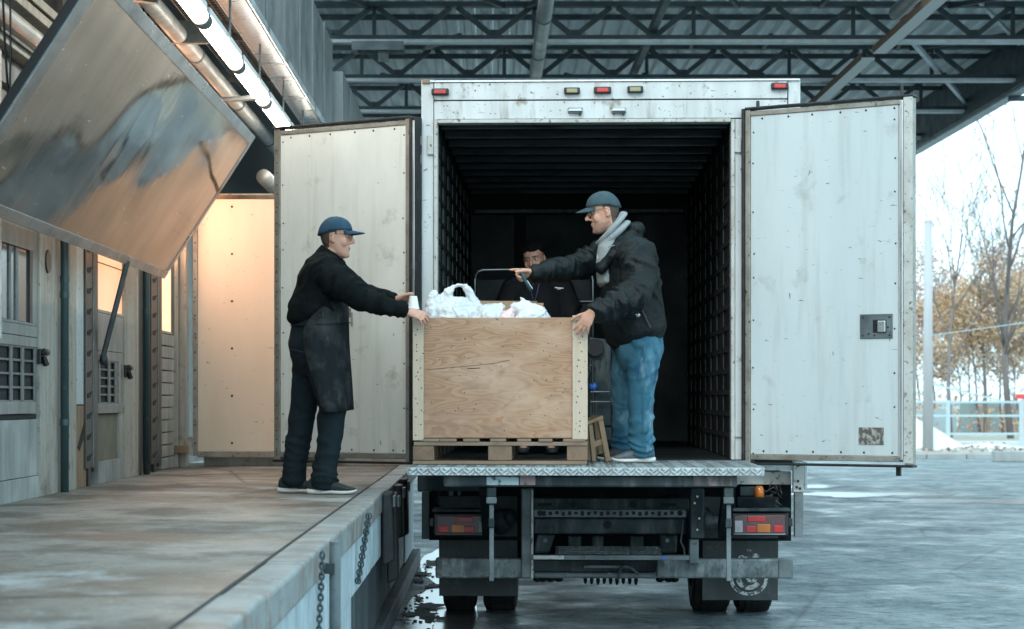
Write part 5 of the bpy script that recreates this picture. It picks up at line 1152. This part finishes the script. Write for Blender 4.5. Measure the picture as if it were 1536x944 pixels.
# ================================================================== PEOPLE
def head(mb, M, nose=1.0):
    secs = [(-.119, .074, .030, .024), (-.108, .088, .000, .042), (-.088, .092, -.030, .054), (-.06, .091, -.060, .062), (-.035, .089, -.083, .067), (-.005, .086, -.095, .071),
            (.022, .081, -.101, .074), (.036, .086, -.102, .075), (.052, .092, -.102, .0765), (.078, .085, -.098, .0745), (.098, .066, -.082, .063), (.113, .034, -.05, .04), (.119, .008, -.02, .018)]
    vs = []; fs = []; n = 24
    for z, xf, xb, w_ in secs:
        c = (xf+xb)/2; h = (xf-xb)/2
        for k in range(n):
            a = 2*math.pi*k/n; ca, sa = math.cos(a), math.sin(a)
            ca = math.copysign(abs(ca)**.9, ca); sa = math.copysign(abs(sa)**.85, sa)
            vs.append(M @ Vector((c+h*ca, w_*sa, z)))
    for i in range(len(secs)-1):
        for k in range(n): fs.append((i*n+k, i*n+(k+1) % n, (i+1)*n+(k+1) % n, (i+1)*n+k))
    fs.append(tuple(range(n-1, -1, -1))); fs.append(tuple((len(secs)-1)*n+k for k in range(n)))
    mb.add(vs, fs)
    Rm = M.to_3x3(); T = lambda x, y, z: M @ Vector((x, y, z))
    rf = Rm @ Vector((0, 1, 0))
    mb.loft([T(.080, 0, .040), T(.094, 0, .018), T(.110*nose, 0, -.006), T(.1155*nose, 0, -.018)], [(.008, .010), (.010, .012), (.013, .013), (.014, .0115)], ref=rf, n=10)
    for s in (-1, 1):
        mb.ell(T(.094, .012*s, -.021), (.013, .009, .008), Rm, 10, 6)
        mb.ell(T(-.012, .077*s, .004), (.017, .008, .031), Rm @ Matrix.Rotation(R(12), 3, 'Y') @ Matrix.Rotation(R(18*s), 3, 'Z'), 12, 8)
        mb.ell(T(-.006, .078*s, -.020), (.010, .006, .012), Rm, 8, 6)
        mb.ell(T(.085, .030*s, .043), (.010, .024, .008), Rm, 10, 6)
        mb.ell(T(.050, .050*s, -.020), (.032, .014, .034), Rm, 12, 8)
        mb.ell(T(.071, .031*s, .022), (.011, .014, .009), Rm, 10, 6)
    mb.ell(T(.089, 0, -.050), (.009, .026, .006), Rm, 12, 6); mb.ell(T(.088, 0, -.062), (.010, .022, .006), Rm, 12, 6)
    mb.ell(T(.084, 0, -.100), (.014, .022, .014), Rm, 10, 6)
def hand(mb, W, X, Z, side, curls, thumb=(.75, .6, -.25), scale=1.0, spread=.1):
    "W wrist point, X along the fingers, Z out of the back of the hand; side +1 right hand, -1 left"
    X = Vector(X).normalized(); Z = Vector(Z); Z = (Z-X*Z.dot(X)).normalized(); Y = Z.cross(X)*side
    def T(x, y, z): return Vector(W)+(X*x+Y*y+Z*z)*scale
    mb.loft([T(-.03, 0, 0), T(.0, 0, 0), T(.03, .002, 0), T(.065, 0, .002), T(.092, -.001, 0)], [(.027*scale, .021*scale), (.028*scale, .019*scale), (.036*scale, .018*scale), (.041*scale, .0155*scale), (.039*scale, .011*scale)], ref=Y, n=14)
    mb.loft([T(.012, .018, -.006), T(.04, .030, -.008), T(.055, .036, -.008)], [.017*scale, .015*scale, .011*scale], ref=Y, n=10)
    for i, (y, L, r) in enumerate(((.030, .072, .0092), (.0105, .080, .0096), (-.0095, .074, .0092), (-.0285, .058, .0082))):
        c = curls[i]; p = Vector((.088-.004*abs(i-1), y, 0)); a = 0; pts = [p-Vector((.02, 0, 0))+Vector((0, 0, -.001)), p]
        sp = (1.5-i)*spread
        for j, fr in enumerate((.44, .31, .25)):
            a += R(c*(.75, 1.1, .7)[j]); p = p+Vector((math.cos(a)*math.cos(sp), math.sin(sp), -math.sin(a)))*L*fr; pts.append(p)
        mb.loft([T(*q) for q in pts], [r*1.05*scale, r*1.06*scale, r*scale, r*.93*scale, r*.78*scale], ref=Y, n=10)
    t = Vector(thumb).normalized(); p = Vector((.030, .030, -.006)); pts = [p-Vector((.008, .014, 0)), p]
    for L, b in ((.040, 0), (.034, .25), (.026, .3)):
        t = (t+Vector((b, -b*.3, -.05))).normalized(); p = p+t*L; pts.append(p)
    mb.loft([T(*q) for q in pts], [.0145*scale, .0135*scale, .0115*scale, .0105*scale, .0085*scale], ref=Y, n=10)
def skin_mats(me, Mi, stubble, hair_low=-.065):
    for m in (skin_m, skin_dark, lips_m, hair_m): me.materials.append(m)
    for p in me.polygons:
        c = Mi @ p.center
        if abs(c.y) > .12 or c.z < -.16 or c.z > .2 or c.x < -.16: continue
        if c.z > .085 or (c.x < -.03 and c.z > hair_low+.02*math.sin(c.y*60)) or (c.x < .012 and c.z > .03 and abs(c.y) > .05): 
            if not (abs(c.y) > .076 and -.03 < c.x < .012 and c.z < .036): p.material_index = 3
        elif c.x > .076 and abs(c.y) < .020 and -.065 < c.z < -.049: p.material_index = 2
        elif stubble and -.125 < c.z < -.036-.02*(c.x < .07) and c.x > -.02 and (c.z < -.07 or abs(c.y) > .03 or c.z > -.046): p.material_index = 1
def rel(o, base): return o-base
def cap(parent, base, M, m, name='cap', brim_drop=.02, brimL=.075):
    mb = MB(); mb.off = base; n = 28; rows = 9; vs = []; fs = []
    for i in range(rows+1):
        t = i/rows
        for k in range(n):
            a = 2*math.pi*k/n; ca, sa = math.cos(a), math.sin(a)
            lowz = .048+.012*ca-(.018 if ca < -.2 else 0)*min(1, (-ca-.2)/.4)     # lower rim, dipping at the back
            th = t*math.pi/2; rr_ = math.sin(th)**.85
            z = lowz+(.137-lowz)*math.cos(th)**1.15
            seam = 1-.014*abs(math.cos(3*a))**14
            bul = 1.0+.015*math.sin(th*2)
            x = -.004+(.102 if ca > 0 else .108)*ca*rr_*seam*bul; y = .0835*sa*rr_*seam*bul
            vs.append(M @ Vector((x, y, z)))
    for i in range(rows):
        for k in range(n): fs.append((i*n+k, i*n+(k+1) % n, (i+1)*n+(k+1) % n, (i+1)*n+k))
    o = obj(name, mb.add(vs, fs), m, parent, smooth=True); s = o.modifiers.new('s', 'SOLIDIFY'); s.thickness = .004; s.offset = 1
    mb = MB(); mb.off = base; vs = []; fs = []; nu, nv = 16, 6
    for i in range(nu+1):
        u = -1+2*i/nu; y = u*.064
        x0 = -.002+.1005*math.sqrt(max(0, 1-(y/.0845)**2)); x1 = x0+brimL*(1-abs(u)**2.6)*.98+.004
        for j in range(nv+1):
            v = j/nv; x = x0-.008+(x1-x0+.008)*v
            z = .062-.012*u*u-brim_drop*v-.010*u*u*v
            vs.append(M @ Vector((x, y, z)))
    for i in range(nu):
        for j in range(nv): a = i*(nv+1)+j; fs.append((a, a+1, a+nv+2, a+nv+1))
    b = obj('cap_brim', mb.add(vs, fs), m, o, smooth=True); s = b.modifiers.new('s', 'SOLIDIFY'); s.thickness = .005
    mb = MB(); mb.off = base; mb.ell(M @ Vector((-.004, 0, .139)), (.008, .008, .004), M.to_3x3(), 10, 5); obj('cap_button', mb, m, o, smooth=True)
    mb = MB(); mb.off = base; mb.tube([M @ Vector((-.112*math.cos(a)+.0, .05*math.sin(a)*1.0, .018)) for a in np.linspace(-.9, .9, 8)], .007, n=6); obj('cap_strap', mb, m, o)
    return o
def glasses(parent, base, M):
    mb = MB(); mb.off = base
    for s in (-1, 1):
        mb.tube([M @ Vector((.103-.012*abs(math.cos(a)*.5+.5)*1.0, s*(.033+.023*math.cos(a)), .017+.017*math.sin(a))) for a in np.linspace(0, 6.283, 15)[:-1]], .0013, n=5, closed=True)
        mb.tube([M @ Vector(p) for p in ((.094, s*.056, .026), (.085, s*.073, .028), (.04, s*.079, .028), (-.005, s*.083, .026), (-.022, s*.081, .010))], .0016, n=5)
    mb.tube([M @ Vector(p) for p in ((.106, -.011, .022), (.109, 0, .026), (.106, .011, .022))], .0018, n=5)
    return obj('glasses', mb, metal_thin, parent)
def eyes(parent, base, M):
    for s in (-1, 1):
        mb = MB(); mb.off = base; mb.ell(M @ Vector((.0765, s*.031, .021)), (.0098, .0125, .0075), M.to_3x3(), 12, 8); e = obj('eye', mb, eye_m, parent, smooth=True)
        mb = MB(); mb.off = base; mb.ell(M @ Vector((.0848, s*.031, .021)), (.003, .0055, .0055), M.to_3x3(), 10, 6); obj('iris', mb, iris_m, e, smooth=True)
    mb = MB(); mb.off = base
    for s in (-1, 1): mb.loft([M @ Vector(p) for p in ((.095, s*.014, .043), (.0935, s*.03, .047), (.083, s*.05, .043))], [(.003, .0035), (.0035, .004), (.002, .0025)], n=6)
    obj('eyebrows', mb, hair_m, parent, smooth=True)
def shoe(parent, base, heel, toe, m, w_=.047, sm=None):
    "heel and toe: points on the floor at the back and front of the sole"
    heel, toe = Vector(heel), Vector(toe); f = (toe-heel); L = f.length; f.normalize(); up = Vector((0, 0, 1)); sd_ = up.cross(f)
    def ring(mb, rows, n=16):
        vs = []; fs = []
        for x, zb, zt, hw, xo in rows:
            c = heel+f*(x*L)
            for k in range(n):
                a = 2*math.pi*k/n; ca, sa = math.cos(a), math.sin(a)
                vs.append(c+sd_*(hw*math.copysign(abs(ca)**.75, ca)+xo)+up*((zb+zt)/2+(zt-zb)/2*math.copysign(abs(sa)**.8, sa)))
        for i in range(len(rows)-1):
            for k in range(n): fs.append((i*n+k, i*n+(k+1) % n, (i+1)*n+(k+1) % n, (i+1)*n+k))
        fs.append(tuple(range(n-1, -1, -1))); fs.append(tuple((len(rows)-1)*n+k for k in range(n)))
        mb.add(vs, fs)
    mb = MB(); mb.off = base
    ring(mb, [(.0, .028, .07, .020, 0), (.03, .022, .095, .032, 0), (.12, .02, .108, .037, 0), (.28, .02, .112, .039, 0), (.42, .02, .098, .041, 0), (.56, .02, .082, .044, 0), (.72, .02, .064, w_, 0), (.86, .022, .050, w_*.95, 0), (.95, .026, .042, w_*.72, 0), (.99, .030, .036, w_*.35, 0)])
    o = obj('shoe', remesh(mb, .005, 3), m, parent)
    mb = MB(); mb.off = base
    ring(mb, [(-.02, .012, .034, .022, 0), (.01, .001, .038, .036, 0), (.12, .0, .036, .041, 0), (.3, .0, .032, .042, 0), (.45, .003, .030, .043, 0), (.6, .001, .028, .047, 0), (.75, .0, .028, w_+.003, 0), (.88, .003, .029, w_*.97, 0), (.96, .010, .031, w_*.75, 0), (1.0, .018, .034, w_*.4, 0)])
    obj('sole', mb, sm or sole_m, o, smooth=True)
    mb = MB(); mb.off = base
    for i in range(5):
        x = .36+.07*i; z = .106-.0095*i*1.2; c = heel+f*(x*L)
        mb.tube([c+sd_*-.022+up*(z-.008), c+up*(z+.002), c+sd_*.022+up*(z-.008)], .003, n=5)
    obj('laces', mb, grey_steel if m is shoe_grey else seal, o)
    return o
def rotM(center, yaw, pitch, roll=0, scale=1.0):
    "head frame: +x is the gaze; yaw about z, pitch positive looks down"
    return Matrix.Translation(center) @ Matrix.Rotation(yaw, 4, 'Z') @ Matrix.Rotation(pitch, 4, 'Y') @ Matrix.Rotation(roll, 4, 'X') @ Matrix.Scale(scale, 4)

# ---------------------------------------------------------------- worker on the dock
B = P(476, 742, 13.08); B.z = DZ
M = rotM(P(503.5, 358.5, 13.1), R(-4), R(4), 0, .98)
mb = MB(); mb.off = B
head(mb, M)
mb.loft([P(489, 402, 13.1), P(492, 388, 13.1), P(500, 374, 13.1), P(503, 362, 13.1)], [(.075, .07), (.060, .060), (.057, .060), (.055, .06)], n=14)
mb.loft([P(488, 398, 13.1), P(482, 440, 13.1), P(477, 480, 13.1), P(476, 525, 13.1)], [(.13, .09), (.15, .11), (.14, .11), (.14, .11)], n=16)
ns, ne, nw = P(487, 411, 12.95), P(546, 449, 12.86), P(609, 467, 12.86)
fs_, fe_, fw = P(497, 408, 13.26), P(545, 440, 13.20), P(592, 450, 13.08)
mb.loft([P(488, 403, 13.1), ns, ne, nw], [.06, .055, .042, .028], n=10); mb.loft([P(490, 403, 13.1), fs_, fe_, fw], [.06, .05, .04, .028], n=10)
for pts in ((P(480, 525, 13.0), P(495, 615, 12.98), P(484, 715, 12.98), P(484, 731, 12.98)), (P(468, 525, 13.2), P(457, 620, 13.2), P(444, 712, 13.18), P(444, 730, 13.18))):
    mb.loft(pts, [.075, .055, .042, .035], n=10)
hand(mb, nw, (1, -.02, -.30), (.1, -.66, .75), 1, (22, 26, 30, 36), spread=.13)
hand(mb, fw, (1, -.12, .05), (.0, .55, .8), -1, (28, 34, 40, 46), thumb=(.8, .35, .1))
me = remesh(mb, .005, 2); skin_mats(me, M.inverted() @ Matrix.Translation(B), False)
manL = obj('person', me, None); manL.location = B
tag(manL, 'worker in blue cap, black fleece and apron on the dock pushing the crate', 'person')
o = cap(manL, B, M, cap_blue, brim_drop=.012, brimL=.082); glasses(manL, B, M); eyes(manL, B, M)
mb = MB(); mb.off = B
d = 13.1
mb.loft([P(497, 376, d), P(492, 384, d), P(490, 390, d)], [(.074, .072), (.080, .082), (.10, .09)], n=18, round_=False)
mb.loft([P(491, 386, d), P(488, 395, d), P(485, 413, d), P(482, 438, d), P(476, 461, d), P(477.5, 475, d)], [(.10, .085), (.165, .115), (.198, .150), (.200, .162), (.198, .178), (.192, .190)], n=22)
mb.loft([P(487, 398, 13.1), P(487, 410, 12.97), P(514, 430, 12.88), P(546, 449, 12.85), P(578, 459, 12.855), P(607, 466.5, 12.86)], [.10, .108, .086, .074, .058, .043], n=16)
mb.loft([P(490, 398, 13.1), P(497, 408, 13.24), P(520, 425, 13.24), P(545, 440, 13.2), P(570, 446, 13.13), P(590, 449.5, 13.085)], [.10, .10, .082, .068, .055, .043], n=16)
me = remesh(mb, .009, 4)
me = wrinkle(me, [(P(490, 385, d)-B, P(478, 478, d)-B, .006, 6, 3), (P(487, 410, 12.97)-B, P(546, 449, 12.85)-B, .009, 15, 5), (P(546, 449, 12.85)-B, P(607, 466, 12.86)-B, .009, 20, 6), (P(497, 408, 13.24)-B, P(590, 450, 13.08)-B, .008, 16, 5)], .003, 1)
obj('fleece_jacket', me, sweater_m, manL)
for a, b in ((P(600, 464.5, 12.86), P(610, 467.5, 12.86)), (P(584, 448.7, 13.09), P(592, 450, 13.08))):
    mb = MB(); mb.off = B; mb.loft([a, b], [.046, .043], n=16, round_=False); obj('cuff', mb, sweater_m, manL, smooth=True)
mb = MB(); mb.off = B
mb.loft([P(478, 468, d), P(477, 495, d), P(474.5, 520, d), P(475, 545, d)], [(.17, .150), (.185, .166), (.195, .174), (.18, .15)], n=22)
mb.loft([P(482, 525, 13.0), P(490, 565, 12.985), P(499, 610, 12.98), P(496, 655, 12.98), P(489, 695, 12.98), P(486, 714, 12.98), P(486, 722, 12.98)], [(.095, .120), (.09, .104), (.08, .086), (.072, .076), (.069, .072), (.073, .076), (.077, .080)], n=18)
mb.loft([P(466, 525, 13.2), P(462, 570, 13.2), P(455, 615, 13.2), P(448, 660, 13.19), P(442, 698, 13.18), P(441, 714, 13.18), P(441, 722, 13.18)], [(.095, .112), (.09, .100), (.08, .084), (.072, .076), (.069, .072), (.073, .075), (.076, .079)], n=18)
me = remesh(mb, .009, 3)
me = wrinkle(me, [(P(478, 470, d)-B, P(475, 540, d)-B, .003, 8, 4), (P(482, 540, 13)-B, P(497, 600, 12.98)-B, .005, 9, 4), (P(497, 600, 12.98)-B, P(488, 680, 12.98)-B, .006, 11, 4), (P(488, 680, 12.98)-B, P(484, 722, 12.98)-B, .011, 24, 4), (P(465, 540, 13.2)-B, P(452, 655, 13.19)-B, .006, 10, 4), (P(452, 655, 13.19)-B, P(443, 722, 13.18)-B, .010, 22, 4)], .003, 2)
tr = obj('trousers', me, trouser_m, manL)
mb = MB(); mb.off = B; mb.bar(P(436, 524, 12.93), P(458, 529, 12.895), .006, .006); obj('pocket_welt', mb, seal, tr)
# apron: curved sheet round the front
mb = MB(); mb.off = B; rows = [(450, 483, .158, .200, 60), (470, 481, .168, .205, 95), (490, 480, .172, .214, 118), (505, 479, .178, .224, 122), (530, 481, .172, .236, 118), (565, 487, .158, .244, 112), (595, 493, .140, .246, 108), (615, 497, .128, .248, 106)]
nu = 40; vs = []; fs = []
for i, (py, cx, b_, a_, ph) in enumerate(rows):
    for k in range(nu+1):
        an = R(-ph+2*ph*k/nu); c = P(cx, py, 13.1)
        fold = .008*math.sin(an*7+i*.3)*(i/len(rows))+.006*noise.noise((an*3, i*.8, 2))
        vs.append(c+Vector((math.cos(an)*(b_+fold), -math.sin(an)*(a_+fold), -.012*math.sin(an)**2*(i > 5))))
for i in range(len(rows)-1):
    for k in range(nu): q = i*(nu+1)+k; fs.append((q, q+1, q+nu+2, q+nu+1))
o = obj('apron', mb.add(vs, fs), apron_m, manL, smooth=True); sb_ = o.modifiers.new('sub', 'SUBSURF'); sb_.levels = sb_.render_levels = 1; s = o.modifiers.new('s', 'SOLIDIFY'); s.thickness = .006
mb = MB(); mb.off = B; mb.loft([P(480+math.cos(a)*44, 486-2*math.cos(a), 13.1-.214*math.sin(a)) for a in np.linspace(0, 6.283, 25)[:-1]], [(.003, .009)]*24, ref=(0, 0, 1), n=6, closed=True); obj('apron_tie', mb, apron_m, o)
f0 = lambda px, dd: Vector((P(px, 740, dd).x, dd, DZ))
shoe(manL, B, f0(462, 13.0), f0(535, 12.95), shoe_m); shoe(manL, B, f0(418, 13.2), f0(490, 13.17), shoe_m)

# ---------------------------------------------------------------- man in the truck
d = 13.4; B = P(955, 690, d); B.z = ZF
M = rotM(P(906, 320.5, d), R(180+6), R(13), 0, 1.0)
mb = MB(); mb.off = B
head(mb, M, 1.03)
mb.loft([P(938, 372, d), P(928, 352, d), P(916, 336, d), P(909, 322, d)], [(.075, .07), (.062, .062), (.058, .062), (.055, .06)], n=14)
mb.loft([P(938, 372, d), P(945, 410, d), P(950, 460, d), P(958, 515, d)], [(.14, .10), (.16, .12), (.15, .12), (.14, .11)], n=16)
nsh, nel, nwr = P(955, 388, 13.2), P(951, 445, 13.02), P(888, 468, 12.825)
fsh, fel, fwr = P(912, 385, 13.55), P(858, 401, 13.42), P(801, 411, 13.28)
mb.loft([P(940, 378, d), nsh, nel, nwr], [.06, .055, .045, .029], n=10); mb.loft([P(930, 380, d), fsh, fel, fwr], [.06, .05, .042, .029], n=10)
for pts in ((P(962, 515, 13.3), P(962, 598, 13.3), P(963, 672, 13.34), P(964, 684, 13.34)), (P(944, 515, 13.52), P(934, 600, 13.6), P(934, 665, 13.74), P(934, 676, 13.75))):
    mb.loft(pts, [.075, .055, .042, .035], n=10)
hand(mb, nwr, (-.50, .05, -.86), (-.25, -.95, .10), -1, (8, 10, 14, 20), thumb=(.65, .75, -.1), spread=.14)
hand(mb, fwr, (-1, -.05, .02), (0, .75, .66), 1, (6, 62, 70, 74), thumb=(.85, .25, -.35), spread=.05)
me = remesh(mb, .005, 2); skin_mats(me, M.inverted() @ Matrix.Translation(B), True, -.075)
manR = obj('person', me, None); manR.location = B
tag(manR, 'man in charcoal cap, black jacket and blue jeans standing on the tail lift pointing', 'person')
cap(manR, B, M, cap_grey, brim_drop=.018, brimL=.076); glasses(manR, B, M); eyes(manR, B, M)
mb = MB(); mb.off = B
mb.loft([P(932, 356, d), P(938, 366, d), P(943, 392, d), P(946, 425, d), P(947, 458, d), P(950, 484, d), P(955, 503, d)], [(.11, .085), (.19, .125), (.225, .165), (.228, .188), (.226, .202), (.222, .204), (.218, .198)], n=24)
mb.loft([P(942, 374, 13.35), P(956, 386, 13.2), P(961, 415, 13.10), P(953, 444, 13.0), P(925, 459, 12.92), P(894, 467, 12.84)], [.11, .115, .103, .092, .074, .055], n=18)
mb.loft([P(930, 378, 13.4), P(910, 386, 13.55), P(882, 394, 13.49), P(856, 402, 13.42), P(828, 406, 13.35), P(804, 410.5, 13.285)], [.11, .10, .088, .078, .066, .052], n=18)
mb.ell(P(952, 346, d), (.06, .12, .055)); mb.ell(P(944, 356, d), (.07, .14, .05))
mb.loft([P(936, 366, 13.26), P(916, 384, 13.24), P(902, 405, 13.28)], [(.045, .035), (.05, .03), (.05, .026)], n=12)
me = remesh(mb, .0085, 3)
me = wrinkle(me, [(P(938, 366, d)-B, P(946, 425, d)-B, .007, 5, 3), (P(946, 425, d)-B, P(955, 498, d)-B, .008, 6, 3), (P(956, 386, 13.2)-B, P(953, 444, 13.0)-B, .014, 13, 5), (P(953, 444, 13.0)-B, P(893, 468, 12.84)-B, .014, 17, 6), (P(910, 386, 13.55)-B, P(856, 402, 13.42)-B, .013, 17, 5), (P(856, 402, 13.42)-B, P(804, 410, 13.28)-B, .011, 18, 6)], .004, 3)
jk = obj('shell_jacket', me, jacket_m, manR)
mb = MB(); mb.off = B; mb.bar(P(976, 492, 13.17), P(958, 454, 13.165), .008, .010); obj('pocket_zip', mb, black, jk)
mb = MB(); mb.off = B; mb.ell(P(957, 473, 13.165), (.016, .010, .013)); obj('zip_badge', mb, chrome, jk, smooth=True)
mb = MB(); mb.off = B; mb.bar(P(912, 371, 13.21), P(922, 368, 13.21), .006, .007); obj('collar_piping', mb, grey_steel, jk)
# hoodie: bunched hood round the neck and a strip of the front
def hring(c0, c1, ry, tr, dd):
    a0, a1 = P(*c0, dd), P(*c1, dd); c = (a0+a1)/2; u = (a0-a1)/2
    return [c+u*math.cos(t)+Vector((0, ry*math.sin(t), 0))+Vector((0, 0, -.012*abs(math.sin(t)))) for t in np.linspace(0, 6.283, 25)[:-1]]
mb = MB(); mb.off = B
mb.loft(hring((935, 320), (899, 365), .080, .03, d), [(.015, .031)]*24, ref=(0, 0, 1), n=10, closed=True)
mb.loft(hring((940, 333), (903, 370), .092, .03, d), [(.014, .026)]*24, ref=(0, 0, 1), n=10, closed=True)
mb.loft([P(926, 345, d), P(920, 360, d), P(911, 375, d), P(909, 395, d), P(909, 425, d)], [(.075, .06), (.095, .075), (.13, .065), (.15, .062), (.15, .05)], n=18)
me = remesh(mb, .0065, 3); me = wrinkle(me, [(P(934, 322, d)-B, P(898, 366, d)-B, .004, 4, 12)], .003, 5)
hd = obj('hoodie', me, hoodie_m, manR)
for s in (-1, 1):
    mb = MB(); mb.off = B; mb.tube([P(898, 371, d+s*.05), P(897, 385, d+s*.07), P(899, 400, d+s*.08), P(903, 416, d+s*.10)], .004, n=6); obj('drawstring', mb, sign_white, hd)
mb = MB(); mb.off = B
mb.loft([P(957, 485, d), P(958, 505, d), P(958, 525, d), P(957, 540, d)], [(.175, .15), (.185, .155), (.185, .158), (.165, .14)], n=22)
mb.loft([P(964, 515, 13.3), P(964, 552, 13.29), P(962, 592, 13.3), P(962, 635, 13.32), P(962.5, 664, 13.33), P(963, 677, 13.34)], [(.095, .112), (.09, .100), (.08, .080), (.073, .072), (.07, .069), (.074, .074)], n=18)
mb.loft([P(945, 515, 13.5), P(939, 555, 13.56), P(935, 600, 13.62), P(935, 640, 13.7), P(935, 662, 13.74), P(935, 670, 13.75)], [(.095, .11), (.09, .098), (.08, .078), (.074, .072), (.07, .069), (.074, .074)], n=18)
me = remesh(mb, .0085, 3)
me = wrinkle(me, [(P(957, 495, d)-B, P(957, 530, d)-B, .003, 8, 4), (P(964, 530, 13.3)-B, P(962, 590, 13.3)-B, .007, 10, 4), (P(962, 590, 13.3)-B, P(962, 650, 13.3)-B, .008, 13, 4), (P(962, 650, 13.3)-B, P(963, 678, 13.3)-B, .012, 26, 4), (P(945, 530, 13.5)-B, P(935, 630, 13.7)-B, .007, 11, 4), (P(935, 630, 13.7)-B, P(935, 670, 13.7)-B, .010, 24, 4)], .003, 6)
jn = obj('jeans', me, jeans_m, manR)
mb = MB(); mb.off = B; mb.tube([P(966, 520, 13.185), P(967, 555, 13.187), P(965, 590, 13.206), P(965, 635, 13.233), P(965, 672, 13.25)], .0035, n=5); obj('side_seam', mb, jeans_m, jn)
f0 = lambda px, dd: Vector((P(px, 690, dd).x, dd, ZF))
shoe(manR, B, f0(981, 13.36), f0(917, 13.30), shoe_grey); shoe(manR, B, f0(950, 13.76), f0(893, 13.70), shoe_m)
mk = empty('marker_pen', P(783, 410, 13.26)); tag(mk, 'dark teal marker held under the pointing hand', 'marker')
a, b, c = P(780, 405, 13.235)-mk.location, P(788, 421, 13.235)-mk.location, P(796, 436, 13.235)-mk.location
obj('barrel', MB().loft([a, b], [.010, .011], n=12), teal_plastic, mk, smooth=True); obj('pen_cap', MB().loft([b, c], [.0125, .011], n=12), mat('dark_teal_cap', (.008, .035, .045), .35), mk, smooth=True)
obj('clip', MB().bar(b+Vector((.012, -.008, 0)), c+Vector((.012, -.008, .01)), .003, .004), chrome, mk)

# ---------------------------------------------------------------- dark haired helper behind the crate
d = 15.35; B = P(805, 690, d); B.z = ZF
M = rotM(P(802, 391, d), R(-90-16), R(14), R(5), .98)
mb = MB(); mb.off = B
head(mb, M)
mb.loft([P(806, 430, d+.06), P(805, 418, d+.05), P(804, 405, d+.03), P(802.5, 396, d+.02)], [(.06, .07), (.058, .06), (.056, .058), (.055, .058)], ref=(1, 0, 0), n=14)
mb.loft([P(806, 430, d+.06), P(806, 470, d+.05), P(806, 520, d+.05), P(806, 560, d+.05)], [(.15, .10), (.15, .11), (.14, .11), (.15, .11)], ref=(1, 0, 0), n=16)
for s in (-1, 1):
    mb.loft([P(806+s*15, 428, d+.06), P(806+s*36, 435, d+.05), P(806+s*48, 485, d+.03), P(806+s*42, 530, d-.12)], [.06, .055, .045, .03], n=10)
    hand(mb, P(806+s*42, 530, d-.12), (-s*.2, -.5, -.8), (s*.8, -.3, .1), -s, (25, 30, 34, 38))
    mb.loft([P(806+s*17, 555, d+.05), P(806+s*19, 620, d+.03), P(806+s*20, 668, d+.06)], [.08, .055, .04], n=10)
    mb.loft([P(806+s*20, 670, d+.08), P(806+s*21, 673, d-.10)], [.038, .03], n=10)
me = remesh(mb, .006, 2); skin_mats(me, M.inverted() @ Matrix.Translation(B), False, -.05)
manC = obj('person', me, None); manC.location = B
tag(manC, 'dark haired helper in a black padded jacket half hidden behind the crate', 'person')
eyes(manC, B, M)
mb = MB(); mb.off = B; rh = random.Random(4)
mb.ell(M @ Vector((-.014, 0, .072)), (.098, .084, .072), M.to_3x3()); mb.ell(M @ Vector((-.05, 0, .02)), (.066, .083, .08), M.to_3x3())
for k in range(60):
    a = rh.uniform(0, 6.28); e = rh.uniform(.15, 1.4); v = Vector((-.012+.092*math.cos(a)*math.cos(e), .080*math.sin(a)*math.cos(e), .07+.072*math.sin(e)))
    mb.ell(M @ v, (.024, .022, .015), M.to_3x3(), 8, 6)
obj('hair', remesh(mb, .006, 6), hair_black, manC)
mb = MB(); mb.off = B
mb.loft([P(805, 413, d+.06), P(806, 422, d+.06), P(806, 440, d+.05), P(806, 470, d+.05), P(806, 510, d+.05), P(806, 540, d+.05)], [(.085, .09), (.15, .11), (.215, .145), (.225, .16), (.22, .16), (.22, .155)], ref=(1, 0, 0), n=22)
for s in (-1, 1): mb.loft([P(806+s*18, 428, d+.06), P(806+s*36, 436, d+.05), P(806+s*46, 462, d+.03), P(806+s*50, 488, d+.0), P(806+s*43, 527, d-.11)], [.10, .10, .09, .08, .055], n=16)
me = wrinkle(remesh(mb, .01, 4), [(P(806, 420, d)-B, P(806, 540, d)-B, .010, 9, 3)], .004, 8)
jc = obj('padded_jacket', me, jacket2_m, manC)
mb = MB(); mb.off = B; mb.bar(P(832, 431.5, d-.125), P(845, 432.5, d-.115), .004, .006); mb.bar(P(836, 434, d-.13), P(841, 433.5, d-.125), .004, .005); obj('chest_print', mb, sign_white, jc)
mb = MB(); mb.off = B; mb.tube([P(800, 425, d-.09), P(797, 440, d-.115), P(801, 455, d-.125), P(806, 440, d-.115), P(809, 425, d-.09)], .006, n=6); obj('lanyard', mb, mat('navy_cord', (.015, .03, .10), .6), jc)
mb = MB(); mb.off = B
mb.loft([P(806, 530, d+.05), P(806, 555, d+.05), P(806, 572, d+.05)], [(.18, .14), (.19, .145), (.16, .12)], ref=(1, 0, 0), n=20)
for s in (-1, 1): mb.loft([P(806+s*17, 560, d+.05), P(806+s*19, 615, d+.03), P(806+s*20, 668, d+.06)], [.098, .085, .075], n=14)
obj('trousers', remesh(mb, .01, 3), trouser_m, manC)
for s in (-1, 1): shoe(manC, B, Vector((P(806+s*20, 680, d).x, d+.12, ZF)), Vector((P(806+s*22, 680, d).x, d-.15, ZF)), shoe_m, sm=seal)
